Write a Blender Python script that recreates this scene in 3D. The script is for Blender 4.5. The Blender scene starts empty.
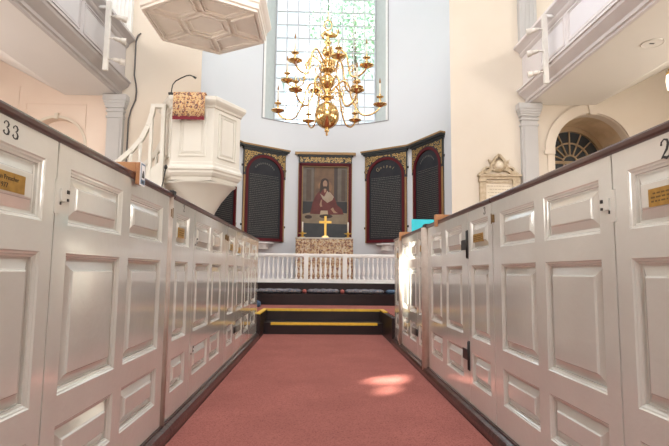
import bpy, bmesh, math, random
from mathutils import Vector, Matrix
random.seed(7)
PI = math.pi
C = bpy.context.scene.collection
sc = bpy.context.scene

# ---------------------------------------------------------------- camera
cam_d = bpy.data.cameras.new('camera')
cam = bpy.data.objects.new('camera', cam_d); C.objects.link(cam)
F, PITCH, YAW, ROLL, ZC = 491.5, .09934, .03063, .010545, .932
cam_d.sensor_fit = 'HORIZONTAL'; cam_d.sensor_width = 36.0
cam_d.lens = F * 36.0 / 669.0
cam_d.clip_start = .02; cam_d.clip_end = 300
_fw = Vector((math.sin(YAW)*math.cos(PITCH), math.cos(YAW)*math.cos(PITCH), math.sin(PITCH)))
_rt = Vector((math.cos(YAW), -math.sin(YAW), 0)); _up = _rt.cross(_fw)
_r2 = _rt*math.cos(ROLL) + _up*math.sin(ROLL); _u2 = -_rt*math.sin(ROLL) + _up*math.cos(ROLL)
M = Matrix((( _r2.x, _u2.x, -_fw.x, 0), (_r2.y, _u2.y, -_fw.y, 0), (_r2.z, _u2.z, -_fw.z, ZC), (0, 0, 0, 1)))
cam.matrix_world = M
sc.camera = cam

# ---------------------------------------------------------------- world, lights, exposure
sc.view_settings.view_transform = 'Standard'
sc.view_settings.look = 'None'
sc.view_settings.gamma = 1
sc.view_settings.use_curve_mapping = False
sc.view_settings.exposure = 0.87
w = bpy.data.worlds.new('overcast_sky'); sc.world = w; w.use_nodes = True
bg = w.node_tree.nodes['Background']
bg.inputs[0].default_value = (.86, .93, 1.0, 1); bg.inputs[1].default_value = .85

def light(name, kind, loc, target, energy, color=(1, 1, 1), size=(1, 1)):
    d = bpy.data.lights.new(name, kind); o = bpy.data.objects.new(name, d); C.objects.link(o)
    o.location = loc
    o.rotation_euler = (Vector(target) - Vector(loc)).to_track_quat('-Z', 'Y').to_euler()
    d.energy = energy; d.color = color
    if kind == 'AREA':
        d.shape = 'RECTANGLE'; d.size, d.size_y = size
    return o
SUN_H = Vector((.39, 1.0)).normalized(); SUN_S = .55
sun = light('sun', 'SUN', (-10, -20, 20), (-10 + SUN_H.x*10, -20 + SUN_H.y*10, 20 - SUN_S*10), 21, (1, .93, .8))
sun.data.angle = .012
# added fill lights standing in for windows the side walls don't have
for y in (-2.6, 1.6, 5.8):
    light('gallery_side_fill', 'AREA', (-7.8, y, 7.4), (0, y, 4.0), 92, (1, .97, .93), (2.0, 3.0))
    light('gallery_side_fill', 'AREA', (8.0, y, 7.4), (0, y, 4.0), 82, (1, .95, .88), (2.0, 3.0))
    light('aisle_side_fill', 'AREA', (-7.8, y, 2.3), (0, y, 3.6), 75, (1, .95, .9), (1.4, 2.0))
    light('aisle_side_fill', 'AREA', (8.0, y, 2.3), (0, y, 3.6), 70, (1, .93, .84), (1.4, 2.0))
light('nave_overhead_fill', 'AREA', (.1, 2.6, 9.4), (.1, 2.6, 0), 300, (.96, .98, 1), (1.6, 9.0))  # overhead fill added for top light and pew highlights; no skylight there
light('apse_overhead_fill', 'AREA', (.1, 10.3, 9.3), (.1, 10.6, 3.0), 22, (.90, .95, 1), (3.2, 2.0))  # fill added out of view to brighten the apse
light('sky_over_apse_window', 'AREA', (.1, 15.5, 14.5), (.1, 11.0, 3.0), 330, (.90, .96, 1), (6, 3))
light('west_fill', 'AREA', (.1, -5.8, 5.2), (.1, 6, 2.0), 260, (.98, .98, 1), (4.2, 4.4))  # added fill from behind the camera; the back wall is solid there

# ---------------------------------------------------------------- materials
MATS = {}
def mat(name, color, rough=.5, metal=0, noise=None, nscale=8, bump=0, bscale=40, coat=0, spec=.5, emit=None, estr=0, wob=0):
    if name in MATS: return MATS[name]
    m = bpy.data.materials.new(name); m.use_nodes = True
    nt = m.node_tree; b = nt.nodes['Principled BSDF']
    b.inputs['Base Color'].default_value = (*color, 1)
    b.inputs['Roughness'].default_value = rough; b.inputs['Metallic'].default_value = metal
    b.inputs['Coat Weight'].default_value = coat; b.inputs['Coat Roughness'].default_value = .08
    b.inputs['Specular IOR Level'].default_value = spec
    tc = nt.nodes.new('ShaderNodeTexCoord')
    n = nt.nodes.new('ShaderNodeTexNoise'); n.inputs['Scale'].default_value = nscale; n.inputs['Detail'].default_value = 5
    nt.links.new(tc.outputs['Object'], n.inputs['Vector'])
    c2 = noise if noise else tuple(min(1, x*.93) for x in color)
    r = nt.nodes.new('ShaderNodeMix'); r.data_type = 'RGBA'
    r.inputs['A'].default_value = (*color, 1); r.inputs['B'].default_value = (*c2, 1)
    mr = nt.nodes.new('ShaderNodeMapRange'); mr.inputs[1].default_value = .35; mr.inputs[2].default_value = .65
    nt.links.new(n.outputs['Fac'], mr.inputs[0]); nt.links.new(mr.outputs[0], r.inputs['Factor'])
    nt.links.new(r.outputs['Result'], b.inputs['Base Color'])
    if bump:
        n2 = nt.nodes.new('ShaderNodeTexNoise'); n2.inputs['Scale'].default_value = bscale; n2.inputs['Detail'].default_value = 4
        nt.links.new(tc.outputs['Object'], n2.inputs['Vector'])
        bp = nt.nodes.new('ShaderNodeBump'); bp.inputs['Strength'].default_value = bump; bp.inputs['Distance'].default_value = .01
        nt.links.new(n2.outputs['Fac'], bp.inputs['Height']); nt.links.new(bp.outputs[0], b.inputs['Normal'])
    if emit:
        b.inputs['Emission Color'].default_value = (*emit, 1); b.inputs['Emission Strength'].default_value = estr
    MATS[name] = m; return m

pew_paint = mat('pew_gloss_paint', (.72, .73, .68), .16, noise=(.67, .675, .625), nscale=3, bump=.12, bscale=30, coat=1.0)
pew_stone = mat('pew_post_paint', (.44, .36, .30), .45, noise=(.52, .44, .38), nscale=14)
cap_wood = mat('cap_mahogany', (.060, .013, .008), .35, noise=(.04, .009, .007), nscale=10, coat=.6)
base_wood = mat('baseboard_paint', (.06, .026, .024), .3, noise=(.035, .014, .014), nscale=12, coat=.5, bump=.2)
step_wood = mat('step_dark_wood', (.018, .007, .008), .4, noise=(.010, .004, .005), nscale=6)
wall_cream = mat('cream_plaster', (.72, .645, .55), .85, noise=(.70, .62, .52), nscale=1.2)
wall_peach = mat('peach_plaster', (.80, .67, .57), .85, noise=(.78, .64, .54), nscale=1.5)
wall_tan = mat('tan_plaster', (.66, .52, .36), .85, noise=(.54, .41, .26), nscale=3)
wall_white = mat('white_plaster', (.70, .725, .755), .85, noise=(.68, .71, .74), nscale=1)
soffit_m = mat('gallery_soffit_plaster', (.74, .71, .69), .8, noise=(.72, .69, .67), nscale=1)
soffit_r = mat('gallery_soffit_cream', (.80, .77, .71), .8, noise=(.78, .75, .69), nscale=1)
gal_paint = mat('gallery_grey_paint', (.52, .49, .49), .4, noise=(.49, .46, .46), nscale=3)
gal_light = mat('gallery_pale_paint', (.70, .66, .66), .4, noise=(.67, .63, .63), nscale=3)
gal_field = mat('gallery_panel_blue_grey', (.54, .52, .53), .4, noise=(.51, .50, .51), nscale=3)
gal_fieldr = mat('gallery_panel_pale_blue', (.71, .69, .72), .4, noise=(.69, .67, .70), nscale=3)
pil_paint = mat('pilaster_grey_paint', (.52, .51, .50), .5, noise=(.50, .49, .48), nscale=4)
ivory = mat('ivory_paint', (.73, .70, .63), .38, noise=(.71, .68, .61), nscale=4)
ivory_d = mat('sounding_board_paint', (.88, .80, .72), .5, noise=(.86, .78, .70), nscale=4)
jamb = mat('window_jamb_paint', (.57, .59, .575), .6)
white_trim = mat('white_trim_paint', (.85, .85, .83), .4)
muntin_m = mat('window_muntin_paint', (.60, .62, .66), .5)
brass = mat('polished_brass', (.82, .60, .29), .14, 1, noise=(.66, .45, .20), nscale=30)
brass_d = mat('plate_brass', (.50, .30, .07), .38, .55, noise=(.38, .22, .05), nscale=40)
altar_brass = mat('altar_brass', (.80, .52, .12), .3, .7)
gold = mat('gold_leaf', (.60, .40, .15), .4, .35, noise=(.45, .28, .08), nscale=40)
giltedge = mat('gilt_edge', (.33, .20, .08), .45, .2)
black = mat('black_paint', (.012, .012, .012), .5)
iron = mat('black_iron', (.02, .018, .018), .45)
tab_dark = mat('tablet_ebony', (.022, .025, .025), .4)
tab_slate = mat('tablet_slate', (.020, .023, .029), .5, noise=(.03, .031, .036), nscale=5, bump=.1, spec=.2)
tab_letter = mat('tablet_lettering', (.11, .105, .09), .5)
maroon = mat('maroon_frame', (.10, .010, .014), .55, spec=.2)
candle_m = mat('candle_wax', (.88, .84, .74), .5)
stone = mat('memorial_stone', (.60, .50, .36), .8, noise=(.46, .36, .24), nscale=14, bump=.4)
stone_l = mat('memorial_marble', (.76, .68, .55), .6, noise=(.70, .61, .48), nscale=5)
stone_t = mat('memorial_lettering', (.52, .43, .31), .7)
wood_l = mat('oiled_light_wood', (.50, .25, .11), .45, noise=(.38, .17, .07), nscale=12)
yellow = mat('yellow_nosing_tape', (.80, .52, .05), .5, noise=(.70, .42, .04), nscale=18)
turq = mat('turquoise_card', (.04, .62, .74), .5)
paper = mat('white_paper', (.82, .82, .84), .5)
bulb_m = mat('lamp_glass', (.9, .85, .7), .15, emit=(1, .85, .55), estr=.12)
lant_m = mat('lantern_glass', (.95, .92, .85), .2, emit=(1, .88, .7), estr=1.0)
blue_c = mat('blue_cushion_cloth', (.10, .17, .27), .8, noise=(.06, .11, .19), nscale=30)
floor_m = mat('floor_boards', (.30, .20, .13), .5, noise=(.2, .13, .08), nscale=5)
dark_glass = mat('dark_window_glass', (.03, .04, .05), .08, spec=.8)
fan_wood = mat('fan_window_bars', (.42, .30, .18), .5)
grey_lin = mat('altar_linen', (.62, .58, .52), .8)
pcush = mat('red_cushion_piping', (.42, .12, .10), .7)

def carpet_mat(name, a, b, d):
    m = mat(name, a, .95, noise=b, nscale=2.2, bump=.7, bscale=350, spec=.1)
    nt = m.node_tree; bs = nt.nodes['Principled BSDF']
    src = bs.inputs['Base Color'].links[0].from_socket
    tc = nt.nodes.new('ShaderNodeTexCoord'); n = nt.nodes.new('ShaderNodeTexNoise')
    n.inputs['Scale'].default_value = 130; n.inputs['Detail'].default_value = 3
    nt.links.new(tc.outputs['Object'], n.inputs['Vector'])
    r = nt.nodes.new('ShaderNodeMix'); r.data_type = 'RGBA'; r.inputs['B'].default_value = (*d, 1)
    mr = nt.nodes.new('ShaderNodeMapRange'); mr.inputs[1].default_value = .45; mr.inputs[2].default_value = .68
    nt.links.new(n.outputs['Fac'], mr.inputs[0]); nt.links.new(mr.outputs[0], r.inputs['Factor'])
    nt.links.new(src, r.inputs['A']); nt.links.new(r.outputs['Result'], bs.inputs['Base Color'])
    return m
carpet_m = carpet_mat('red_carpet', (.43, .155, .13), (.36, .13, .108), (.25, .085, .072))

def tapestry(name, scale, stops):
    m = bpy.data.materials.new(name); m.use_nodes = True; nt = m.node_tree; b = nt.nodes['Principled BSDF']
    b.inputs['Roughness'].default_value = .8
    tc = nt.nodes.new('ShaderNodeTexCoord')
    mp = nt.nodes.new('ShaderNodeMapping'); mp.inputs['Scale'].default_value = (scale, scale, scale)
    nt.links.new(tc.outputs['Object'], mp.inputs['Vector'])
    v = nt.nodes.new('ShaderNodeTexVoronoi'); v.inputs['Scale'].default_value = 1; v.inputs['Randomness'].default_value = .45
    n = nt.nodes.new('ShaderNodeTexNoise'); n.inputs['Scale'].default_value = 2.2; n.inputs['Detail'].default_value = 2
    wn = nt.nodes.new('ShaderNodeTexNoise'); wn.inputs['Scale'].default_value = 1.3; wn.inputs['Detail'].default_value = 2
    wa = nt.nodes.new('ShaderNodeVectorMath'); wa.operation = 'MULTIPLY_ADD'; wa.inputs[1].default_value = (2.2, 2.2, 2.2)
    nt.links.new(mp.outputs[0], wn.inputs['Vector']); nt.links.new(wn.outputs['Color'], wa.inputs[0]); nt.links.new(mp.outputs[0], wa.inputs[2])
    nt.links.new(wa.outputs[0], v.inputs['Vector']); nt.links.new(mp.outputs[0], n.inputs['Vector'])
    m1 = nt.nodes.new('ShaderNodeMath'); m1.operation = 'MULTIPLY'; m1.inputs[1].default_value = 1.7
    nt.links.new(v.outputs['Distance'], m1.inputs[0])
    ad = nt.nodes.new('ShaderNodeMath'); ad.operation = 'ADD'
    nt.links.new(m1.outputs[0], ad.inputs[0]); nt.links.new(n.outputs['Fac'], ad.inputs[1])
    fr = nt.nodes.new('ShaderNodeMath'); fr.operation = 'FRACT'
    nt.links.new(ad.outputs[0], fr.inputs[0])
    cr = nt.nodes.new('ShaderNodeValToRGB'); cr.color_ramp.interpolation = 'CONSTANT'
    e = cr.color_ramp.elements
    e[0].position, e[0].color = 0, (*stops[0][1], 1)
    e[1].position, e[1].color = stops[1][0], (*stops[1][1], 1)
    for p_, c_ in stops[2:]:
        q = e.new(p_); q.color = (*c_, 1)
    nt.links.new(fr.outputs[0], cr.inputs[0]); nt.links.new(cr.outputs[0], b.inputs['Base Color'])
    return m
tap_stops = [(0, (.06, .05, .06)), (.12, (.34, .09, .06)), (.26, (.62, .40, .18)), (.55, (.62, .48, .30)), (.74, (.40, .14, .07)), (.88, (.10, .10, .10))]
tap_m = tapestry('tapestry_cloth', 15, tap_stops)
alt_m = tapestry('altar_damask', 13, [(0, (.07, .06, .06)), (.12, (.32, .12, .08)), (.28, (.52, .37, .20)), (.55, (.62, .53, .40)), (.82, (.38, .16, .10)), (.93, (.08, .08, .08))])
kneel_m = tapestry('kneeler_needlework', 16, [(0, (.06, .07, .10)), (.2, (.14, .16, .20)), (.5, (.28, .23, .21)), (.75, (.18, .19, .24)), (.9, (.30, .20, .16))])

glass_m = bpy.data.materials.new('clear_glass'); glass_m.use_nodes = True
_nt = glass_m.node_tree; _nt.nodes.clear()
_o = _nt.nodes.new('ShaderNodeOutputMaterial'); _t = _nt.nodes.new('ShaderNodeBsdfTransparent'); _g = _nt.nodes.new('ShaderNodeBsdfGlossy')
_g.inputs['Roughness'].default_value = .05; _t.inputs[0].default_value = (.95, .98, .99, 1)
_x = _nt.nodes.new('ShaderNodeMixShader'); _x.inputs[0].default_value = .05
_nt.links.new(_t.outputs[0], _x.inputs[1]); _nt.links.new(_g.outputs[0], _x.inputs[2]); _nt.links.new(_x.outputs[0], _o.inputs[0])

# ---------------------------------------------------------------- mesh builder
def ident(a, b, c): return (a, b, c)
class MB:
    def __init__(self, T=ident): self.bm = bmesh.new(); self.T = T; self.mats = []; self.cur = 0
    def use(self, m):
        if m not in self.mats: self.mats.append(m)
        self.cur = self.mats.index(m); return self
    def v(self, p): return self.bm.verts.new(self.T(*p))
    def f(self, vs, smooth=False):
        try: fc = self.bm.faces.new(vs)
        except ValueError: return
        fc.material_index = self.cur; fc.smooth = smooth
    def box(self, a0, a1, b0, b1, c0, c1):
        V = [self.v((x, y, z)) for x in (a0, a1) for y in (b0, b1) for z in (c0, c1)]
        for q in ((0, 1, 3, 2), (4, 6, 7, 5), (0, 4, 5, 1), (2, 3, 7, 6), (0, 2, 6, 4), (1, 5, 7, 3)): self.f([V[i] for i in q])
        return self
    def prism(self, pts, P, h0, h1, smooth=False):
        """pts 2D polygon, P(a,b,h)->xyz"""
        A = [self.v(P(a, b, h0)) for a, b in pts]; B = [self.v(P(a, b, h1)) for a, b in pts]
        n = len(pts)
        self.f(A[::-1]); self.f(B)
        for i in range(n): self.f([A[i], A[(i+1) % n], B[(i+1) % n], B[i]], smooth)
        return self
    def flat(self, pts, P, h):
        self.f([self.v(P(a, b, h)) for a, b in pts]); return self
    def lathe(self, prof, cx, cy, n=20, axis='z', smooth=True, cap=True):
        rings = []
        for r, z in prof:
            rg = []
            for i in range(n):
                a = 2*PI*i/n
                if axis == 'z': p = (cx + r*math.cos(a), cy + r*math.sin(a), z)
                elif axis == 'y': p = (cx + r*math.cos(a), z, cy + r*math.sin(a))
                else: p = (z, cx + r*math.cos(a), cy + r*math.sin(a))
                rg.append(self.v(p))
            rings.append(rg)
        for A, B in zip(rings, rings[1:]):
            for i in range(n): self.f([A[i], A[(i+1) % n], B[(i+1) % n], B[i]], smooth)
        if cap: self.f(rings[0][::-1]); self.f(rings[-1])
        return self
    def tube(self, path, r, n=8, cap=True):
        P = [Vector(p) for p in path]; rs = r if isinstance(r, (list, tuple)) else [r]*len(P)
        rings = []; up = None
        for i, p in enumerate(P):
            t = (P[min(i+1, len(P)-1)] - P[max(i-1, 0)]).normalized()
            if up is None: up = Vector((0, 0, 1)) if abs(t.z) < .9 else Vector((1, 0, 0))
            a = t.cross(up)
            if a.length < 1e-4: a = t.orthogonal()
            a.normalize(); b = a.cross(t).normalized(); up = b
            rings.append([self.v(p + (a*math.cos(2*PI*k/n) + b*math.sin(2*PI*k/n))*rs[i]) for k in range(n)])
        for A, B in zip(rings, rings[1:]):
            for i in range(n): self.f([A[i], A[(i+1) % n], B[(i+1) % n], B[i]], True)
        if cap: self.f(rings[0][::-1]); self.f(rings[-1])
        return self
    def sphere(self, c, r, n=14, sz=1.0):
        m = n//2; prof = [(max(.0005, r*math.sin(PI*i/m)), c[2] - r*sz*math.cos(PI*i/m)) for i in range(m+1)]
        return self.lathe(prof, c[0], c[1], n)
    def ribbon(self, pts, wd, P, h0, h1):
        """flat raised stroke along a 2D polyline"""
        n = len(pts); L, R = [], []
        for i, (a, b) in enumerate(pts):
            p0 = pts[max(i-1, 0)]; p1 = pts[min(i+1, n-1)]
            dx, dy = p1[0]-p0[0], p1[1]-p0[1]; l = math.hypot(dx, dy) or 1
            ww = wd[i] if isinstance(wd, (list, tuple)) else wd
            nx, ny = -dy/l*ww/2, dx/l*ww/2
            L.append((a+nx, b+ny)); R.append((a-nx, b-ny))
        for i in range(n-1): self.prism([L[i], L[i+1], R[i+1], R[i]], P, h0, h1)
        return self
    def build(self, name, m=None, parent=None, bevel=0, recalc=True, loc=None, rz=0):
        if recalc: bmesh.ops.recalc_face_normals(self.bm, faces=self.bm.faces)
        me = bpy.data.meshes.new(name); self.bm.to_mesh(me); self.bm.free()
        ms = self.mats if self.mats else [m]
        if m and self.mats and m not in ms: ms = [m] + ms
        for k in ms: me.materials.append(k)
        o = bpy.data.objects.new(name, me); C.objects.link(o)
        if parent:
            o.parent = parent
        if loc: o.location = loc
        if rz: o.rotation_euler = (0, 0, rz)
        if bevel:
            b = o.modifiers.new('bevel', 'BEVEL'); b.width = bevel; b.segments = 2; b.limit_method = 'ANGLE'; b.angle_limit = .7
        return o
def B(a0, a1, b0, b1, c0, c1, name, m, parent=None, bevel=0):
    return MB().box(a0, a1, b0, b1, c0, c1).build(name, m, parent, bevel)
def tag(o, label, cat, group=None):
    o['label'] = label; o['category'] = cat
    if group: o['group'] = group
    return o
def struct(o): o['kind'] = 'structure'; return o
def empty(name, loc, label, cat, group=None, rz=0):
    o = bpy.data.objects.new(name, None); C.objects.link(o); o.location = loc; o.rotation_euler = (0, 0, rz)
    o.empty_display_size = .1
    return tag(o, label, cat, group)
def at(root):
    """transform: world coordinates into a (unrotated) root's local ones"""
    l = root.location.copy()
    return lambda x, y, z: (x-l.x, y-l.y, z-l.z)
def arc(cx, cy, r, a0, a1, n, ry=None):
    ry = r if ry is None else ry
    return [(cx + r*math.cos(a0+(a1-a0)*i/n), cy + ry*math.sin(a0+(a1-a0)*i/n)) for i in range(n+1)]
XZ = lambda a, b, h: (a, h, b)      # polygon in X,Z ; h along Y
XY = lambda a, b, h: (a, b, h)
YZ = lambda a, b, h: (h, a, b)
def text_mesh(body, size, name, m, parent, mw, extrude=.0006):
    cu = bpy.data.curves.new(name, 'FONT'); cu.body = body; cu.size = size; cu.extrude = extrude
    cu.align_x = 'CENTER'; cu.align_y = 'CENTER'; cu.resolution_u = 3
    tmp = bpy.data.objects.new('tmp', cu); C.objects.link(tmp)
    bpy.context.view_layer.update()
    me = bpy.data.meshes.new_from_object(tmp.evaluated_get(bpy.context.evaluated_depsgraph_get()))
    bpy.data.objects.remove(tmp); bpy.data.curves.remove(cu)
    me.name = name; me.transform(mw); me.materials.clear(); me.materials.append(m)
    o = bpy.data.objects.new(name, me); C.objects.link(o); o.parent = parent
    return o

# ================================================================ THE SETTING
YW = 9.5; CXA = .107; RA = 2.49; TOP = 9.6; SAN = .73
struct(B(-8.3, 8.5, -6.3, 9.7, -.25, 0, 'floor', floor_m))
struct(B(-8.3, 8.5, -6.3, 9.5, TOP, TOP+.2, 'ceiling', wall_white))
struct(B(-8.3, -8.0, -6, 9.7, 0, TOP, 'wall_left', wall_peach))
struct(B(8.2, 8.5, -6, 9.7, 0, TOP, 'wall_right', wall_cream))
# back wall with an added opening, filled by an unseen mask shaping the sun (sun_patch_mask)
mb = MB()
mb.box(-8.3, -3.95, -6.3, -6, 0, TOP).box(-3.15, 8.5, -6.3, -6, 0, TOP).box(-3.95, -3.15, -6.3, -6, 0, 5.6).box(-3.95, -3.15, -6.3, -6, 8.3, TOP)
struct(mb.build('wall_back', wall_cream))

# chancel arch wall, left part (peach under the gallery, cream beside the arch)
def wallseg(x0, x1, z0, z1, name, m, y1=9.7): return B(x0, x1, YW, y1, z0, z1, name, m)
LX, RX = CXA-RA, CXA+RA
mb = MB(); mb.use(wall_cream)
mb.box(-4.0, LX, YW, 9.7, 0, TOP); mb.box(-8.0, -4.0, YW, 9.7, 6.3, TOP)
# peach part under the gallery with an arched door recess
ax, az, ar = -5.14, 3.31, .55
mb.use(wall_peach)
mb.box(ax+ar, -4.0, YW, 9.7, 0, 6.3); mb.box(-8.0, ax-ar, YW, 9.7, 0, 6.3)
for i in range(16):
    (u0, v0), (u1, v1) = arc(ax, az, ar, PI, 0, 16)[i:i+2]
    mb.prism([(u0, v0), (u1, v1), (u1, 6.3), (u0, 6.3)], XZ, YW, 9.7)
mb.use(wall_peach); mb.prism([(ax-ar, 0), (ax+ar, 0)] + arc(ax, az, ar, 0, PI, 16)[0:], XZ, 9.69, 9.8)
# panel mouldings in the plaster
def rect_mould(mb, P4, wd, P, h0, h1):
    mb.ribbon(P4 + [P4[0]], wd, P, h0, h1)
mb.use(wall_cream)
struct(mb.build('wall_chancel_left'))
mb = MB()
rect_mould(mb, [(-5.75, 1.2), (-5.75, 4.14), (-4.6, 4.14), (-4.6, 1.2)], .025, XZ, YW-.012, YW+.001)
rect_mould(mb, [(-6.95, 1.2), (-6.95, 4.95), (-5.9, 4.48), (-5.9, 1.2)], .025, XZ, YW-.012, YW+.001)
struct(mb.build('trim_1', wall_peach))
mb = MB()
for i, (p, q) in enumerate(zip(arc(ax, az, ar, 0, PI, 24), arc(ax, az, ar, 0, PI, 24)[1:])):
    k = (ar+.05)/ar
    P_, Q_ = (ax+(p[0]-ax)*k, az+(p[1]-az)*k), (ax+(q[0]-ax)*k, az+(q[1]-az)*k)
    mb.prism([p, q, Q_, P_], XZ, YW-.03, YW+.02)
mb.box(ax-ar-.05, ax-ar, YW-.03, YW+.02, 0, az).box(ax+ar, ax+ar+.05, YW-.03, YW+.02, 0, az)
mb.box(ax-.03, ax+.03, YW-.05, YW, az+ar-.02, az+ar+.09)
struct(mb.build('trim_2', wall_cream))
# right part
bx, bz, br = 5.47, 3.37, .79
mb = MB(); mb.use(wall_cream)
mb.box(RX, bx-br, YW, 9.7, 0, TOP); mb.box(bx+br, 8.2, YW, 9.7, 0, TOP); mb.box(bx-br, bx+br, YW, 9.7, 0, 1.6)
for i in range(20):
    (u0, v0), (u1, v1) = arc(bx, bz, br, PI, 0, 20)[i:i+2]
    mb.prism([(u0, v0), (u1, v1), (u1, TOP), (u0, TOP)], XZ, YW, 9.7)
# deep reveal
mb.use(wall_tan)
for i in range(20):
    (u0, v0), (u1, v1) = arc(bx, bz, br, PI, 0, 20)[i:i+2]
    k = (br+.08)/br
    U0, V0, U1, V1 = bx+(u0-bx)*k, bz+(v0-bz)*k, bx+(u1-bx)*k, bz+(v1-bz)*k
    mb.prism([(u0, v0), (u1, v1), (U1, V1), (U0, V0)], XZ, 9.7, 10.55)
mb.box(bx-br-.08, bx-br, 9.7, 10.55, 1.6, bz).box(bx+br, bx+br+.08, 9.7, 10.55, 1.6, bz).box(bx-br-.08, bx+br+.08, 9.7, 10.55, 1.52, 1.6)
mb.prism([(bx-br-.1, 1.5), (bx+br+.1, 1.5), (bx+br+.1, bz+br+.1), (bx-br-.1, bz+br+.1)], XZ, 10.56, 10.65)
struct(mb.build('wall_chancel_right'))
mb = MB()
pts_i, pts_o = arc(bx, bz, br+.01, 0, PI, 28), arc(bx, bz, .99, 0, PI, 28)
for i in range(28): mb.prism([pts_i[i], pts_i[i+1], pts_o[i+1], pts_o[i]], XZ, YW-.045, YW+.01)
mb.box(bx-br-.15, bx-br-.01, YW-.03, YW+.01, 0, bz-.06).box(bx+br+.01, bx+br+.15, YW-.03, YW+.01, 0, bz-.06)
mb.box(bx-br-.22, bx-br-.01, YW-.06, YW+.01, bz-.06, bz+.02).box(bx+br+.01, bx+br+.22, YW-.06, YW+.01, bz-.06, bz+.02)
mb.prism([(bx-.07, bz+br-.03), (bx+.07, bz+br-.03), (bx+.1, 4.33), (bx-.1, 4.33)], XZ, YW-.075, YW)
struct(mb.build('trim_3', wall_cream))
# fan window behind the deep reveal
wf = MB(); wy0, wy1 = 10.40, 10.45; wr = br-.10
for i in range(24):
    a, b_ = arc(bx, bz, wr, 0, PI, 24)[i:i+2]; c_, d_ = arc(bx, bz, br+.02, 0, PI, 24)[i:i+2]
    wf.prism([a, b_, d_, c_], XZ, wy0-.03, wy1)
wf.box(bx-br, bx-wr, wy0-.03, wy1, 1.6, bz).box(bx+wr, bx+br, wy0-.03, wy1, 1.6, bz).box(bx-br, bx+br, wy0-.03, wy1, 1.6, 1.68)
win2 = struct(wf.build('window_2', fan_wood))
wm = MB()
for rr in (.16, .43):
    wm.ribbon(arc(bx, bz, rr, 0, PI, 20), .03, XZ, wy0, wy1-.01)
for k in range(1, 8):
    a = PI*k/8; wm.ribbon([(bx+.16*math.cos(a), bz+.16*math.sin(a)), (bx+wr*math.cos(a), bz+wr*math.sin(a))], .022, XZ, wy0, wy1-.01)
wm.box(bx-wr, bx+wr, wy0, wy1-.01, bz-.03, bz+.03)
for k in range(1, 5):
    x = bx-wr+2*wr*k/5; wm.box(x-.012, x+.012, wy0, wy1-.01, 1.68, bz)
for k in range(1, 5):
    z = bz-.32*k; wm.box(bx-wr, bx+wr, wy0, wy1-.01, z-.012, z+.012)
wm.build('window_bars', fan_wood, win2)
MB().box(bx-br, bx+br, wy1-.01, wy1, 1.6, bz+br).build('glass', dark_glass, win2)

# apse: curved wall with the tall window opening, floor, ceiling
SILL = 4.59; WA0, WA1 = math.radians(-37.2), math.radians(37.2); WTOP = 9.2
def cyl(a, r=RA): return (CXA + r*math.sin(a), 9.5 + r*math.cos(a))
mb = MB(); N = 72; inner = {}
angs = sorted([-PI/2 + PI*i/N for i in range(N+1)] + [WA0, WA1])
for a0, a1 in zip(angs, angs[1:]):
    if a1-a0 < 1e-5: continue
    mid = (a0+a1)/2
    spans = [(0, SILL), (SILL, WTOP), (WTOP, TOP)][::2] if WA0 < mid < WA1 else [(0, SILL), (SILL, WTOP), (WTOP, TOP)]
    for z0, z1 in spans:
        p, q, r, s = cyl(a0), cyl(a1), cyl(a1, RA+.25), cyl(a0, RA+.25)
        V = [mb.v((*t, z0)) for t in (p, q, r, s)] + [mb.v((*t, z1)) for t in (p, q, r, s)]
        K = [inner.setdefault((round(t[0], 5), round(t[1], 5), zz), None) or inner.__setitem__((round(t[0], 5), round(t[1], 5), zz), mb.v((*t, zz))) or inner[(round(t[0], 5), round(t[1], 5), zz)] for t, zz in ((p, z0), (q, z0), (q, z1), (p, z1))]
        mb.f(K, True)
        mb.f([V[3], V[7], V[6], V[2]]); mb.f([V[0], V[3], V[2], V[1]]); mb.f([V[4], V[5], V[6], V[7]])
struct(mb.build('wall_apse', wall_white, recalc=False))
pts = [cyl(-PI/2 + PI*i/36, RA+.2) for i in range(37)]
mb = MB(); mb.prism(pts, XY, TOP, TOP+.2); mb.box(-3, 3.2, 9.45, 9.7, TOP, TOP+.2); struct(mb.build('ceiling_apse', wall_white))

# apse window_1: splayed jambs, sill, frame, bars, glass
GX0, GX1, GY = -1.20, 1.405, 12.30
mb = MB()
pL, pR = cyl(WA0), cyl(WA1)
for (px, py), gx, sg in ((pL, GX0, -1), (pR, GX1, 1)):
    mb.prism([(px, py), (gx, GY), (gx+sg*.12, GY+.02), (px+sg*.3, py+.15)], XY, SILL, WTOP)
sill = [cyl(WA0+(WA1-WA0)*i/20, RA+.01) for i in range(21)] + [(GX1, GY), (GX0, GY)]
mb.prism(sill, XY, SILL-.08, SILL+.004); mb.prism(sill, XY, WTOP-.004, WTOP+.08)
win1 = struct(mb.build('window_1', jamb))
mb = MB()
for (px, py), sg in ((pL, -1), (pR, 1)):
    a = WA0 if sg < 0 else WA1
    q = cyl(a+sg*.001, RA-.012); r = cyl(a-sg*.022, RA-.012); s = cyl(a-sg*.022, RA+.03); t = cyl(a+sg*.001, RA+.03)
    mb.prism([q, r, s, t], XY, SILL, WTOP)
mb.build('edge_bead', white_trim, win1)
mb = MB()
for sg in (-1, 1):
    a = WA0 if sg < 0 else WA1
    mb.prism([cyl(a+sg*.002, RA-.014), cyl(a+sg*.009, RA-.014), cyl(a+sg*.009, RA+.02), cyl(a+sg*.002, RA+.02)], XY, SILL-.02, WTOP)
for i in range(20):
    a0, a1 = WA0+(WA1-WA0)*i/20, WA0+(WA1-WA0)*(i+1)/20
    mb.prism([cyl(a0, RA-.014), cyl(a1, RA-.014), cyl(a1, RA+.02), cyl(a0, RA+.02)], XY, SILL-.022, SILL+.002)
mb.build('sill_shadow_line', mat('sill_shadow_grey', (.30, .30, .31), .6), win1)  # grey sill nosing; side strips coloured dark as a thin shadow line
mb = MB()
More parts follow.
